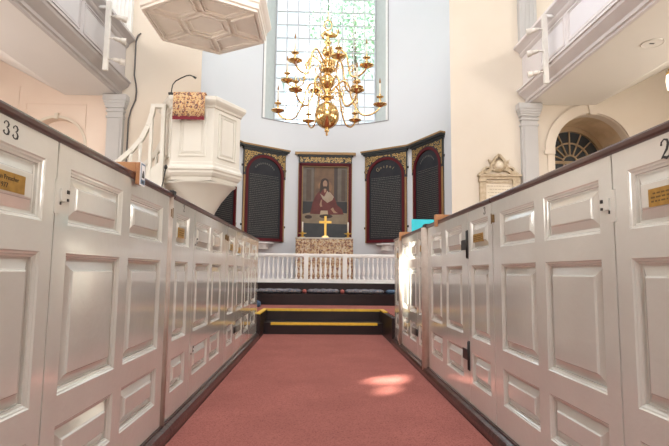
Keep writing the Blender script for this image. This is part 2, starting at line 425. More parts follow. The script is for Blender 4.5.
mb.box(GX0, GX0+.035, GY-.04, GY+.02, SILL, WTOP).box(GX1-.035, GX1, GY-.04, GY+.02, SILL, WTOP).box(GX0, GX1, GY-.04, GY+.02, SILL, SILL+.04).box(GX0, GX1, GY-.04, GY+.02, WTOP-.05, WTOP)
mb.build('window_frame', muntin_m, win1)
mb = MB(); gw = (GX1-GX0)/9
for k in range(1, 9):
    x = GX0+gw*k; mb.box(x-.015, x+.015, GY-.02, GY+.01, SILL, WTOP)
k = 0; z = SILL+.22
while z < WTOP:
    mb.box(GX0, GX1, GY-.018, GY+.009, z-.014, z+.014); z += .362
mb.build('window_bars', muntin_m, win1)
MB().box(GX0, GX1, GY+.012, GY+.016, SILL, WTOP).build('glass', glass_m, win1)

# chancel platform and steps
PL = .352
mb = MB(); mb.use(step_wood)
mb.box(-3.6, -.80, 6.89, 7.78, 0, PL-.012); mb.box(.96, 3.8, 6.47, 7.78, 0, PL-.012)
mb.box(-.80, .96, 7.40, 7.79, 0, .176); mb.box(-3.6, 3.8, 7.76, 8.72, 0, PL-.012)
mb.use(carpet_m)
mb.box(-3.58, -.86, 6.95, 8.72, PL-.012, PL); mb.box(1.02, 3.78, 6.53, 8.72, PL-.012, PL); mb.box(-.86, 1.02, 7.80, 8.72, PL-.012, PL)
mb.use(step_wood)
mb.box(-3.6, 3.8, 8.70, 9.5, 0, .545); mb.box(-3.6, 3.8, 8.99, 9.5, .545, SAN)
mb.box(-3.6, 3.8, 8.68, 8.70, .50, .545)
mb.use(step_wood); mb.box(-3.6, 3.8, 8.97, 8.99, SAN-.04, SAN)
struct(mb.build('trim_4'))
pts = [cyl(-PI/2 + PI*i/36, RA-.002) for i in range(37)]
mb = MB(); mb.prism(pts, XY, 0, SAN); struct(mb.build('floor_apse', carpet_m))
mb = MB()
mb.box(-.80, .96, 7.755, 7.80, PL-.03, PL+.006)
mb.box(-.70, .88, 7.39, 7.44, .145, .182)
mb.box(-.86, -.795, 6.92, 7.80, PL-.012, PL+.006); mb.box(.955, 1.02, 7.30, 7.80, PL-.012, PL+.006)
tag(mb.build('step_nosing_tape', yellow), 'yellow safety tape edging the dark chancel steps', 'tape')

tag(B(-.798, .947, -3.2, 7.39, 0.0, .012, 'aisle_carpet', carpet_m), 'long red carpet running down the aisle to the dark steps', 'carpet')

# ================================================================ BOX PEWS
ZT = 1.372
ROWS = [(.233, .425), (.522, .985), (1.078, 1.270)]
def side(s):
    X0 = -.846 if s < 0 else .995
    return lambda u, v, wd: (X0 - s*wd, u, v)      # u along Y, v height, wd out towards the aisle
RINGS = [(0, 0), (.004, -.004), (.009, -.0055), (.013, -.011), (.0185, -.013), (.0195, -.021), (.025, -.022), (.0555, -.0085), (.0565, -.006), (.060, -.0025), (.062, -.002)]
def raised(mb, u0, u1, v0, v1, m=1.0):
    prev = None
    for ins, dp in RINGS:
        ins *= m
        R_ = [mb.v(p) for p in ((u0+ins, v0+ins, dp), (u1-ins, v0+ins, dp), (u1-ins, v1-ins, dp), (u0+ins, v1-ins, dp))]
        if prev:
            for i in range(4): mb.f([prev[i], prev[(i+1) % 4], R_[(i+1) % 4], R_[i]])
        prev = R_
    mb.f(prev)
def leaf(name, parent, s, y0, y1, cols, z0=.095, z1=1.341, panel_label=None):
    T0 = side(s); A = at(parent)
    T = lambda u, v, wd: A(*T0(u, v, wd))
    mb = MB(T)
    y0 += .0035; y1 -= .0035
    mb.box(y0, y1, z0, z1, -.055, -.034)
    edges = [y0] + [e for c in cols for e in c] + [y1]
    for i in range(0, len(edges), 2): mb.box(edges[i], edges[i+1], z0, z1, -.034, 0)
    vs = [z0] + [e for r in ROWS for e in r] + [z1]
    for c in cols:
        for i in range(0, len(vs), 2): mb.box(c[0], c[1], vs[i], vs[i+1], -.034, 0)
    o = mb.build(name, pew_paint, parent)
    for c in cols:
        for r in ROWS:
            q = MB(T); raised(q, c[0], c[1], r[0], r[1])
            q.build('raised_panel', pew_paint, o, recalc=False)
    return o, T
D3 = [(-.28, .74), (-.22, .9), (-.05, 1.0), (.15, .96), (.27, .8), (.2, .62), (.02, .53), (.22, .46), (.33, .28), (.27, .07), (.05, -.02), (-.18, .03), (-.28, .17), (-.2, .25)]
W3 = [.1, .06, .06, .1, .15, .1, .05, .08, .15, .15, .07, .07, .13, .1]
D2 = [(-.25, .7), (-.22, .88), (-.02, 1.0), (.2, .92), (.27, .72), (.15, .45), (-.1, .2), (-.28, .02), (-.1, .08), (.12, .0), (.3, .06), (.34, .2)]
W2 = [.12, .08, .06, .1, .15, .12, .07, .06, .1, .12, .08, .05]
def digit(mb, d, s, u, v, h):
    pts, wd = (D3, W3) if d == '3' else (D2, W2)
    k = h; dirn = 1 if s < 0 else -1
    mb.ribbon([(u + dirn*a*k, v + (b-.5)*k) for a, b in pts], [x*k*1.35 for x in wd], lambda a, b, hh: (a, b, hh), .0002, .001)
def hinge(parent, T, u, v0, v1, m, dirn, knuckle=True):
    mb = MB(T); mb.use(m)
    mb.box(u-.017, u+.017, v0, v1, .0, .005)
    vm = (v0+v1)/2
    mb.box(min(u, u+dirn*.13), max(u, u+dirn*.13), vm-.034, vm+.034, .0, .006)
    if knuckle:
        vs = T
        mb.tube([(u, v0+.005, .007), (u, v1-.005, .007)], .006, 6)
    return mb.build('hinge', parent=parent)
def small_hinge(parent, T, u, v, dirn):
    mb = MB(T); mb.use(pew_paint)
    mb.box(u-.028, u+.012, v-.055, v+.055, 0, .003); mb.box(min(u, u+dirn*.045), max(u, u+dirn*.045), v-.012, v+.028, .003, .008)
    mb.use(iron); mb.box(*sorted((u+dirn*.034, u+dirn*.046)), v+.015, v+.027, .008, .012); mb.box(*sorted((u+dirn*.036, u+dirn*.046)), v-.010, v-.001, .008, .011); mb.box(*sorted((u+dirn*.002, u+dirn*.008)), v-.025, v-.015, .003, .006)
    return mb.build('hinge', parent=parent)
def plate(parent, T, u0, u1, v0, v1, s, lines):
    dirn = 1 if s < 0 else -1
    o = MB(T).box(u0, u1, v0, v1, -.0055, .0005).build('name_plate', brass_d, parent)
    o['label'] = 'brass name plate'
    if lines:
        for i, (txt, sz, uo) in enumerate(lines):
            c = Vector(T((u0+u1)/2 + uo, v1 - (v1-v0)*(.32+.42*i), .0009))
            ux = Vector(T(1, 0, 0)) - Vector(T(0, 0, 0)); ux *= dirn
            uz = Vector((0, 0, 1)); n = ux.cross(uz)
            mw = Matrix(((ux.x, uz.x, n.x, c.x), (ux.y, uz.y, n.y, c.y), (ux.z, uz.z, n.z, c.z), (0, 0, 0, 1)))
            text_mesh(txt, sz, 'engraved_text', black, o, mw, .0002)
    else:
        q = MB(T)
        for k in range(3):
            vv = v1 - (v1-v0)*(.28+.22*k)
            u = u0+.012
            while u < u1-.02:
                l = random.uniform(.006, .02); q.box(u, min(u+l, u1-.01), vv-.0025, vv+.0025, .0005, .0009); u += l+.005
        q.build('engraved_text', mat('plate_engraving', (.16, .09, .02), .6), o)
    return o
def pew(s, label, group, y0, y1, pieces, post=None, number=None, hardware=(), plates=(), latch=None, ends=True):
    X0 = -.846 if s < 0 else .995
    root = empty('box_pew', (X0, y0, 0), label, 'pew', group)
    for kind, a, b_, cols in pieces:
        o, T = leaf('pew_door' if kind == 'door' else 'front_panel', root, s, a, b_, cols)
    A = at(root); T0 = side(s); T = lambda u, v, wd: A(*T0(u, v, wd))
    # cap rail, base board, partition, bench
    mb = MB(T); mb.box(y0+.001, y1-.001, 1.3415, ZT, -.064, .014); mb.build('cap_rail', cap_wood, root, .009)
    mb = MB(T); mb.prism([(.0, .0), (.042, 0), (.046, .05), (.036, .075), (.012, .082), (.012, .093), (-.045, .093), (-.045, 0)], lambda a, b, h: (h, b, a), y0+.001, y1-.001)
    mb.build('baseboard', base_wood, root)
    if post:
        mb = MB(T)
        mb.tube([(sum(post)/2, .05, -.012), (sum(post)/2, 1.35, -.012)], (post[1]-post[0])/2, 10)
        po = mb.build('door_post', pew_stone, root)
        po['label'] = 'rounded buff post'
        mb = MB(T); mb.lathe([(.03, ZT-.012), (.034, ZT), (.03, ZT+.014), (.012, ZT+.02)], 0, 0, 12) if False else mb.box(post[0]+.0, post[1]-.0, ZT-.02, ZT+.012, -.05, .022)
        mb.build('post_cap', iron, root, .006)
    xo = -s*0
    far = 2.6
    mb = MB(T); mb.box(y1-.028, y1-.003, .0, 1.345, -far, -.056); mb.build('partition', pew_paint, root)
    mb = MB(T); mb.box(y1-.05, y1+.0, 1.3465, ZT, -far, -.065); mb.build('partition_cap', cap_wood, root)
    mb = MB(T); mb.box(y1-.42, y1-.03, .42, .45, -far+.05, -.06); mb.box(y1-.40, y1-.37, 0, .42, -far+.05, -.06)
    mb.build('bench', wood_l, root)
    if number:
        mb = MB(T)
        for d, u, v, h in number: digit(mb, d, s, u, v, h)
        mb.build('pew_number', black, root)
    for (kind, *q) in hardware:
        if kind == 'H': hinge(root, T, *q)
        else: small_hinge(root, T, *q)
    for (u0, u1, v0, v1, lines) in plates: plate(root, T, u0, u1, v0, v1, s, lines)
    if latch:
        for u, v in latch:
            mb = MB(T)
            mb.box(u-.016, u+.016, v-.022, v+.022, .0, .012); mb.box(u-.006, u+.006, v-.03, v+.03, .012, .016)
            mb.build('latch', mat('bronze_latch', (.20, .12, .05), .4, .5), root, .003)
    return root, T
GL, GR = 'box pews along the left of the aisle', 'box pews along the right of the aisle'
pew(-1, 'white box pew nearest the camera on the left, behind the one numbered 33', GL, -1.3, 1.10,
    [('door', -1.3, 0.0, [(-1.2, -.72), (-.6, -.1)]), ('panel', 0, 1.1, [(.1, .5), (.6, 1.0)])])
rL1, TL1 = pew(-1, 'white box pew numbered 33 with large yellow brass plate, left foreground', GL, 1.10, 2.83,
    [('panel', 1.10, 1.586, [(1.17, 1.518)]), ('door', 1.586, 2.772, [(1.672, 2.12), (2.21, 2.665)])],
    post=(2.774, 2.826), number=[('3', 1.318, 1.310, .036), ('3', 1.358, 1.308, .036)],
    hardware=[('S', 1.605, 1.165, 1)], plates=[(1.25, 1.42, 1.142, 1.194, [('ookan Preacher', .0185, -.004), ('1977', .02, -.012)])], latch=[(2.80, 1.255)])
rL2, TL2 = pew(-1, 'white box pew below the pulpit with a small square brass plate, left side', GL, 2.83, 4.52,
    [('panel', 2.83, 3.34, [(2.925, 3.215)]), ('door', 3.34, 4.515, [(3.41, 3.85), (3.94, 4.31)])],
    number=[('2', 3.07, 1.317, .042)], hardware=[('S', 3.36, 1.125, 1), ('S', 3.36, .40, 1)], plates=[(2.98, 3.10, 1.13, 1.19, None)], latch=[(4.46, 1.235)])
rL3, TL3 = pew(-1, 'farthest white box pew on the left with two small brass plates', GL, 4.52, 6.88,
    [('panel', 4.52, 5.035, [(4.65, 4.95)]), ('door', 5.035, 6.12, [(5.13, 5.56), (5.68, 6.04)]), ('panel', 6.12, 6.88, [(6.22, 6.655)])],
    hardware=[('H', 5.04, .31, .37, iron, 1)], plates=[(4.72, 4.86, 1.13, 1.19, None), (5.2, 5.34, 1.12, 1.18, None)], latch=[(4.545, 1.23)])
pew(1, 'white box pew nearest the camera on the right, before the one marked 2', GR, -1.3, 1.12,
    [('door', -1.3, 0.0, [(-1.2, -.72), (-.6, -.1)]), ('panel', 0, 1.12, [(.1, .5), (.6, 1.0)])])
rR1, TR1 = pew(1, 'white box pew marked 2 with a wide gold plate, right foreground', GR, 1.12, 2.79,
    [('panel', 1.12, 1.622, [(1.19, 1.54)]), ('door', 1.622, 2.787, [(1.705, 2.14), (2.235, 2.67)])],
    number=[('2', 1.362, 1.297, .056)], hardware=[('S', 1.635, 1.165, 1)], plates=[(1.24, 1.443, 1.136, 1.190, None)], latch=[(2.765, 1.245)])
rR2, TR2 = pew(1, 'white box pew numbered 3 with black strap hinges, right side', GR, 2.79, 4.62,
    [('panel', 2.79, 3.262, [(2.86, 3.20)]), ('door', 3.262, 4.46, [(3.40, 3.83), (3.97, 4.35)])],
    post=(4.485, 4.60), number=[('3', 2.92, 1.311, .044)],
    hardware=[('H', 3.268, 1.03, 1.22, iron, 1), ('H', 3.268, .30, .49, iron, 1)], plates=[(2.955, 3.145, 1.130, 1.182, None)], latch=[(4.54, 1.25)])
rR3, TR3 = pew(1, 'white box pew under the turquoise card, with a sunlit door', GR, 4.62, 6.0,
    [('panel', 4.62, 4.96, [(4.70, 4.89)]), ('door', 4.96, 5.90, [(5.02, 5.37), (5.49, 5.84)])],
    post=(5.91, 5.99), hardware=[('H', 4.965, .30, .37, iron, 1)], plates=[(4.74, 4.84, 1.14, 1.20, None)])
rR4, TR4 = pew(1, 'narrow end of the farthest white box pew on the right, by the steps', GR, 6.0, 6.46,
    [('panel', 6.0, 6.46, [(6.08, 6.36)])], plates=[(6.18, 6.30, 1.12, 1.18, None)])

# wooden sign holders hooked over the pew caps
def holder(s, y, label, card=False, L=.16):
    X0 = -.846 if s < 0 else .995
    root = empty('wooden_bracket', (X0, y, ZT), label, 'bracket', 'wooden brackets hooked over the pew rails')
    T = lambda u, v, wd: (-s*wd, u, v)
    mb = MB(T); mb.box(-.028, .028, -.055, .045, .0145, .034); mb.box(-.028, .028, .0005, .045, -L, .0145)
    mb.box(-.028, .028, -.055, .0005, -L, -.0645) if L > .06 else None
    mb.build('hook', wood_l, root, .003)
    if card:
        c = MB(T); c.box(-.0285, .030, -.060, .047, .0345, .038); cc = c.build('sign_card', paper, root)
        q = MB(T); q.use(mat('sign_blue', (.10, .18, .28), .5)); q.box(-.024, .026, -.053, .041, .038, .0386)
        q.use(paper); q.box(-.019, .021, -.032, .034, .0386, .039)
        q.use(black); q.prism([(-.014, -.024), (.016, -.024), (.012, -.008), (.006, .010), (-.002, .010), (-.009, -.006)], lambda a, b, h: (a, b, h), .039, .0394)
        q.box(-.010, .012, -.048, -.038, .0386, .039)
        q.build('sign_symbol', parent=root)
    return root
holder(-1, 2.235, 'brown wooden bracket holding a small blue-edged sign card on pew 33', True, .10)
holder(1, 4.05, 'brown wooden bracket on the rail of the pew numbered 3', False, .14)
holder(1, 5.86, 'brown wooden bracket on the rail beyond the turquoise card', False, .14)
# turquoise card standing on the partition between the last two pews on the right
o = MB().box(-.155, .155, -.006, .006, 0, .215).build('turquoise_board', turq, bevel=.002, loc=(1.285, 5.975, ZT))
tag(o, 'turquoise card standing on the partition behind a right-hand pew rail', 'card')
# small gooseneck microphone rising behind the left pew rail
root = empty('gooseneck_microphone', (-.93, 2.88, 1.372), 'thin black gooseneck microphone rising from the left pew rail near the post', 'microphone')
MB().tube([(.0, 0, 0), (.003, 0, .05), (.012, 0, .10), (.02, 0, .155)], .003, 6).build('stem', black, root)
MB().sphere((.02, 0, .165), .011, 10, 1.3).build('foam_head', black, root)
MB().lathe([(.02, 0), (.02, .008), (.008, .012)], 0, 0, 10).build('base', black, root)

# ================================================================ GALLERIES
def gallery(s, label):
    X0 = -4.01 if s < 0 else 4.20
    XO = -7.99 if s < 0 else 8.19
    y0, y1 = -5.9, 9.49
    root = empty('gallery', (X0, y0, 4.33), label, 'gallery', None)
    A = at(root)
    T = lambda u, v, wd: A(X0 - s*wd, u, v)
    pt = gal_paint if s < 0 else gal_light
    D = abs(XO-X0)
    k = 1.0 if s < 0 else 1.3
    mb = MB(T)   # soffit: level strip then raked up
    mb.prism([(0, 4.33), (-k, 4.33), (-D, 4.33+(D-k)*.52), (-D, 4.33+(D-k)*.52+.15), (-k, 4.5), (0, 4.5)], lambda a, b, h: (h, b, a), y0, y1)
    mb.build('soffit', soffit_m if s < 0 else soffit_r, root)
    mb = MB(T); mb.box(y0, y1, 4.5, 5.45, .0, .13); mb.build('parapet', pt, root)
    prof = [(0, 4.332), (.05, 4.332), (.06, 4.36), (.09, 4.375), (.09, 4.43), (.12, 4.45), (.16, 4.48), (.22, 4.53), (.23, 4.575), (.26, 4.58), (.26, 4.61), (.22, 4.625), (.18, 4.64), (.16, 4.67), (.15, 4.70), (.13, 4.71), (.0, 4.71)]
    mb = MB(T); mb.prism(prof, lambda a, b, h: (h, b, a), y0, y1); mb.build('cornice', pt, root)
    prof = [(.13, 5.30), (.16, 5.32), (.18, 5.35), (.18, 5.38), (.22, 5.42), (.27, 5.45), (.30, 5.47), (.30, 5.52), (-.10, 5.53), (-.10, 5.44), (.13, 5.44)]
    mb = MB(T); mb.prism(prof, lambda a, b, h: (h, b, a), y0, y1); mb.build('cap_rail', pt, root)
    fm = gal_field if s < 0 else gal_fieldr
    y = 8.62
    for wdt in ((.85, 1.35)*5):
        a, b_ = y-wdt, y
        if a < y0: break
        mb = MB(T); mb.use(pt)
        # applied bolection moulding round a flat field
        for (ins, h) in ((0, .018), (.03, .01)):
            mb.ribbon([(a+ins, 4.76+ins), (a+ins, 5.26-ins), (b_-ins, 5.26-ins), (b_-ins, 4.76+ins), (a+ins, 4.76+ins)], .022, lambda p, q, hh: (p, q, hh), .13, .13+h)
        mb.use(fm); mb.box(a+.05, b_-.05, 4.81, 5.21, .13, .134)
        mb.build('parapet_panel', parent=root)
        y = a - .14
    return root, T, A
gl, TGL, AGL = gallery(-1, 'grey painted gallery with panelled front on the left, above a grey pilaster')
gr, TGR, AGR = gallery(1, 'pale painted gallery with panelled front on the right, above the arched window')

def battens(s, x, y, z0, z1, label):
    root = empty('spotlight_batten', (x, y, z0), label, 'lights', 'white boards with three spotlights on the gallery fronts')
    hh = z1-z0
    mb = MB(); mb.box(-.04, .04, -.03, .03, 0, hh); mb.build('board', mat('batten_white', (.74, .71, .66), .4), root, .004)
    MB().box(*sorted((s*.035, s*.30)), -.02, .02, 5.38-z0, 5.42-z0).build('mounting_arm', white_trim, root)
    for f in (.16, .46, .78):
        z = hh*f
        mb = MB()
        mb.tube([(-s*.04, 0, z), (-s*.12, 0, z+.015)], .014, 8)
        mb.tube([(-s*.10, 0, z+.01), (-s*.14, .02, z+.005), (-s*.22, .05, z-.01)], [.018, .036, .040], 12)
        q = mb.build('spotlight', mat('spot_white', (.74, .70, .64), .3), root)
        b = MB(); b.sphere((-s*.235, .055, z-.012), .045, 12); b.build('bulb', bulb_m, q)
        r = MB(); r.tube([(-s*.22, .05, z-.01), (-s*.29, .075, z-.02)], [.052, .058], 14, cap=False); r.build('lamp_ring', mat('spot_white', (.74, .7, .64)), q)
battens(-1, -3.65, 8.12, 4.28, 5.50, 'white board with three spotlights on the left grey gallery front')
battens(1, 3.85, 8.02, 4.18, 5.42, 'white board with three spotlights on the right pale gallery front')

# pilasters
def pilaster(x0, x1, label, upper=False):
    root = empty('pilaster', ((x0+x1)/2, YW, 0), label, 'pilaster', 'grey pilasters carrying the galleries')
    c = (x0+x1)/2; h = (x1-x0)/2 - .05
    mb = MB(); mb.box(-h, h, -.10, -.001, 0, 3.98); mb.box(-h+.045, h-.045, -.112, -.10, .5, 3.85)
    mb.build('shaft', pil_paint, root)
    mb = MB(); e = h
    for z0, z1, o_ in ((3.86, 3.90, .018), (3.98, 4.02, .02), (4.02, 4.06, .0), (4.06, 4.10, .03), (4.10, 4.15, .045), (4.15, 4.20, .06), (4.20, 4.31, .075)):
        mb.box(-e-o_, e+o_, -.10-o_, -.001, z0, z1)
    mb.build('capital', pil_paint, root)
    mb = MB(); mb.box(-e-.03, e+.03, -.14, -.001, 0, .3); mb.build('plinth', pil_paint, root)
pilaster(-4.19, -3.79, 'grey pilaster with moulded capital under the left gallery')
pilaster(3.94, 4.36, 'grey pilaster with moulded capital under the right gallery')
mb = MB(); mb.box(4.0, 4.35, 9.38, 9.499, 5.54, 9.5)
for k in range(4): mb.box(4.04+.08*k, 4.07+.08*k, 9.365, 9.38, 5.54, 9.5)
tag(mb.build('fluted_pilaster', pil_paint), 'grey fluted pilaster above the right gallery', 'pilaster')
mb = MB(); mb.box(-4.3, -3.78, 9.40, 9.499, 5.54, 9.5)
for k in range(6): mb.box(-4.27+.08*k, -4.23+.08*k, 9.375, 9.40, 5.54, 9.5)
tag(mb.build('fluted_pilaster', white_trim), 'white fluted pilaster above the left gallery', 'pilaster')
# upper gallery window left, seen at the top left edge
mb = MB(); mb.box(-5.6, -4.2, 9.47, 9.499, 6.0, 9.0); struct(mb.build('window_4', white_trim))
# cable on the left wall
path = [(-3.60, 9.48, 5.62), (-3.66, 9.48, 5.57), (-3.69, 9.48, 5.45), (-3.69, 9.48, 5.2), (-3.69, 9.48, 4.75), (-3.65, 9.48, 4.58), (-3.63, 9.48, 4.42), (-3.64, 9.48, 4.25), (-3.72, 9.48, 4.05), (-3.76, 9.48, 3.85), (-3.76, 9.48, 2.2), (-3.76, 9.48, .5)]
tag(MB().tube(path, .014, 6).build('cable', mat('grey_cable', (.10, .09, .09), .5)), 'dark cable running down beside the left grey pilaster', 'cable')
# ceiling speaker on the right soffit
root = empty('ceiling_speaker', (4.86, 6.78, 4.33), 'flush round ceiling speaker with a dark slot under the right gallery', 'speaker')
mb = MB(); mb.lathe([(.15, -.001), (.15, -.012), (.142, -.014), (.138, -.008)], 0, 0, 32, cap=False); mb.lathe([(.138, -.008), (.001, -.008)], 0, 0, 32, cap=False)
mb.build('disc', soffit_r, root)
MB().box(-.05, .02, -.02, .012, -.010, -.0075).build('slot', black, root)
# hanging lantern, right edge
LX0, LY0 = 6.03, 8.0
root = empty('hanging_lantern', (LX0, LY0, 4.05), 'brass lantern with lit white glass hanging at the right edge of the photo', 'lantern')
MB().tube([(0, 0, .45), (0, 0, .55)], .008, 6).build('chain', brass, root)
MB().lathe([(.02, .45), (.05, .43), (.03, .40), (.07, .38), (.085, .34), (.075, .33)], 0, 0, 14).build('crown', brass, root)
MB().lathe([(.07, .33), (.085, .22), (.07, .08), (.05, .05)], 0, 0, 14).build('glass_shade', lant_m, root)
MB().lathe([(.055, .05), (.05, .02), (.02, .0), (.008, -.03)], 0, 0, 12).build('finial', brass, root)

# ================================================================ PULPIT
PX, PY, PR = -1.955, 7.95, .63
def hexpts(r, rot=0): return [(r*math.cos(rot+PI/3*k), r*math.sin(rot+PI/3*k)) for k in range(6)]
def hexstack(mb, prof, rot=0):
    prev = None
    for r, z in prof:
        R_ = [mb.v((x, y, z)) for x, y in hexpts(r, rot)]
        if prev:
            for i in range(6): mb.f([prev[i], prev[(i+1) % 6], R_[(i+1) % 6], R_[i]])
        prev = R_
    mb.f(prev)
root = empty('pulpit', (PX, PY, PL), 'tall ivory hexagonal pulpit on a stem, left of the apse', 'pulpit')
Z = lambda z: z-PL
mb = MB(); hexstack(mb, [(PR, Z(2.44)), (PR, Z(3.50)), (PR-.06, Z(3.50)), (PR-.06, Z(2.48)), (.001, Z(2.48))])
mb.build('body', ivory, root)
mb = MB()
hexstack(mb, [(PR+.001, Z(3.420)), (PR+.02, Z(3.430)), (PR+.03, Z(3.460)), (PR+.07, Z(3.500)), (PR+.09, Z(3.530)), (PR+.09, Z(3.580)), (PR+.07, Z(3.595)), (PR-.1, Z(3.600)), (PR-.1, Z(3.460))])
mb.build('book_rest_cornice', ivory, root)
mb = MB()
hexstack(mb, [(PR+.001, Z(2.580)), (PR+.02, Z(2.570)), (PR+.02, Z(2.530)), (PR+.04, Z(2.510)), (PR+.06, Z(2.490)), (PR+.06, Z(2.460)), (PR+.04, Z(2.440)), (PR+.04, Z(2.410)), (PR+.01, Z(2.370)), (PR-.02, Z(2.350)), (PR-.03, Z(2.300)), (.05, Z(2.280))])
mb.build('base_moulding', ivory, root)
for k in range(6):
    a = -PI/2 + PI/3*k; ap = PR*math.cos(PI/6)
    nx, ny = math.cos(a), math.sin(a); tx, ty = -ny, nx
    T = lambda u, v, wd, nx=nx, ny=ny, tx=tx, ty=ty, ap=ap: (nx*(ap+wd)+tx*u, ny*(ap+wd)+ty*u, v)
    mb = MB(T)
    for ins, h, wd_ in ((0, .016, .018), (.05, .010, .012)):
        mb.ribbon([(-.2+ins, Z(2.67)+ins), (-.2+ins, Z(3.36)-ins), (.2-ins, Z(3.36)-ins), (.2-ins, Z(2.67)+ins), (-.2+ins, Z(2.67)+ins)], wd_, lambda p, q, hh: (p, q, hh), 0, h)
    mb.box(-.135, .135, Z(2.735), Z(3.295), 0, .008)
    mb.build('pulpit_panel', ivory, root)
prof = [(PR-.05, 2.29), (.53, 2.26), (.45, 2.16), (.35, 2.03), (.26, 1.87), (.19, 1.68), (.15, 1.45), (.13, 1.2), (.13, .75), (.17, .66), (.17, .6), (.24, .55), (.24, .353)]
mb = MB(); mb.lathe([(r, Z(z)) for r, z in prof], 0, 0, 28); mb.build('stem', ivory, root)

# pulpit fall
ap = PR*math.cos(PI/6)
yf = PY-ap-.105
root = empty('pulpit_cloth', (PX, yf, 3.255), 'tapestry cloth with crimson fringe draped over the pulpit front', 'cloth')
mb = MB(); x0, x1 = -.285, .195
prev = None
for k, (yy, zz) in enumerate([(.20, .352), (.05, .375), (.012, .372), (-.004, .355), (-.006, .27), (-.008, .15), (-.008, -.015)]):
    R_ = [mb.v((x0+(x1-x0)*i/10, yy + .004*math.sin(i*2.1)*(k > 3), zz)) for i in range(11)]
    if prev:
        for i in range(10): mb.f([prev[i], prev[i+1], R_[i+1], R_[i]], True)
    prev = R_
q = mb.build('tapestry', tap_m, root, recalc=False); so = q.modifiers.new('thickness', 'SOLIDIFY'); so.thickness = .006
mb = MB()
for i in range(60):
    x = x0+(x1-x0)*(i+.5)/60; mb.box(x-.0036, x+.0036, -.014, -.006, -.06+random.uniform(0, .004), -.01)
mb.box(x0, x1, -.016, -.004, -.015, -.004)
mb.build('fringe', mat('crimson_fringe', (.20, .012, .025), .7), root)
# lectern microphone
root = empty('lectern_microphone', (-2.30, 7.37, 3.602), 'black gooseneck microphone arching over the pulpit cloth', 'microphone')
MB().tube([(0, 0, .0), (.01, 0, .10), (.02, 0, .16), (.06, 0, .22), (.14, 0, .27), (.22, 0, .31), (.28, 0, .32), (.33, 0, .30)], .009, 8).build('gooseneck', black, root)
MB().tube([(.33, 0, .30), (.37, 0, .275)], [.014, .018], 8).build('capsule', black, root)
MB().box(-.035, .035, -.03, .05, 0, .035).build('base', black, root, .005)

# sounding board
root = empty('sounding_board', (-1.93, 7.93, 5.02), 'hexagonal wooden sounding board hanging high above the pulpit', 'canopy')
mb = MB(); R1 = 1.07; rot = PI/6
hexstack(mb, [(.001, .0), (R1-.04, 0), (R1-.02, .01), (R1, .02), (R1, .10), (R1+.02, .12), (R1+.02, .16), (R1+.06, .20), (R1+.10, .26), (R1+.10, .30), (R1+.06, .31), (.05, .55), (.001, .55)], rot)
mb.build('board', ivory_d, root)
mb = MB()
H = lambda r: [(x, y) for x, y in hexpts(r, rot)]
def mould(mb, poly, h=-.018, wd=.03):
    mb.ribbon(poly+[poly[0]], wd, XY, h, 0.001)
mould(mb, H(R1-.05), -.035, .05); mould(mb, H(.40), -.035, .05); mould(mb, H(.30), -.02, .03)
for k in range(6):
    a0, a1 = rot+PI/3*k, rot+PI/3*(k+1)
    ro, ri, g = R1-.15, .48, .06
    def pt(r, a, sgn):
        x, y = r*math.cos(a), r*math.sin(a); return (x - sgn*g*math.sin(a), y + sgn*g*math.cos(a))
    poly = [pt(ri, a0, 1), pt(ro, a0, 1), pt(ro, a1, -1), pt(ri, a1, -1)]
    mould(mb, poly, -.035, .03)
    cx_, cy_ = sum(p[0] for p in poly)/4, sum(p[1] for p in poly)/4
    mould(mb, [(cx_+(x-cx_)*.86, cy_+(y-cy_)*.86) for x, y in poly], -.02, .02)
mb.build('underside_moulding', ivory_d, root)
MB().tube([(0, 0, .5), (0, 0, TOP-5.02)], .02, 8).build('hanging_rod', iron, root)

# pulpit stair
root = empty('pulpit_stair', (-2.5, 7.6, PL), 'white balustraded stair rising to the left side of the pulpit', 'stair')
W = lambda x, y, z: (x+2.5, y-7.6, z-PL); RB = 1.5
rail = [(-4.3, 1.55), (-3.7, 2.10), (-3.08, 2.60), (-2.90, 2.77), (-2.76, 2.95), (-2.67, 3.15), (-2.62, 3.35), (-2.60, 3.50)]
for yy, nm in ((7.52, 'front'), (8.28, 'rear')):
    mb = MB(W)
    mb.ribbon([(a, b) for a, b in rail], .075, XZ, yy-.035, yy+.035)
    mb.box(-2.64, -2.42, yy-.04, yy+.04, 3.44, 3.50)
    mb.build('handrail', ivory, root, .008)
    for x in (-4.25, -4.05, -3.85, -3.65, -3.45, -3.25, -3.06, -2.92, -2.78):
        zt = [b1+(b2-b1)*(x-a1)/(a2-a1) for (a1, b1), (a2, b2) in zip(rail, rail[1:]) if a1 <= x <= a2][0]
        zb = .55 + (x+4.4)*.98
        mb = MB(W); mb.lathe([(.03, zb), (.03, zb+.12), (.02, zb+.16), (.034, zb+.3), (.024, zb+.5), (.03, zt-.1), (.03, zt-.02)], x, yy, 8)
        mb.build('baluster', ivory, root)
    mb = MB(W); mb.box(-2.47, -2.41, yy-.035, yy+.035, .36, 3.50); mb.box(-2.645, -2.60, yy-.03, yy+.03, 2.3, 3.46)
    mb.build('newel', ivory, root, .005)
    mb = MB(W); mb.prism([(-4.5, PL+.002), (-4.5, .62), (-2.45, 2.62), (-2.45, 2.2), (-4.0, PL+.002)], XZ, yy-.02, yy+.02); mb.build('stringer', ivory, root)
for k in range(9):
    x = -4.45 + .2*k; mb = MB(W); mb.box(x, x+.22, 7.55, 8.25, .47+.196*k, .50+.196*k); mb.build('tread', wood_l, root)

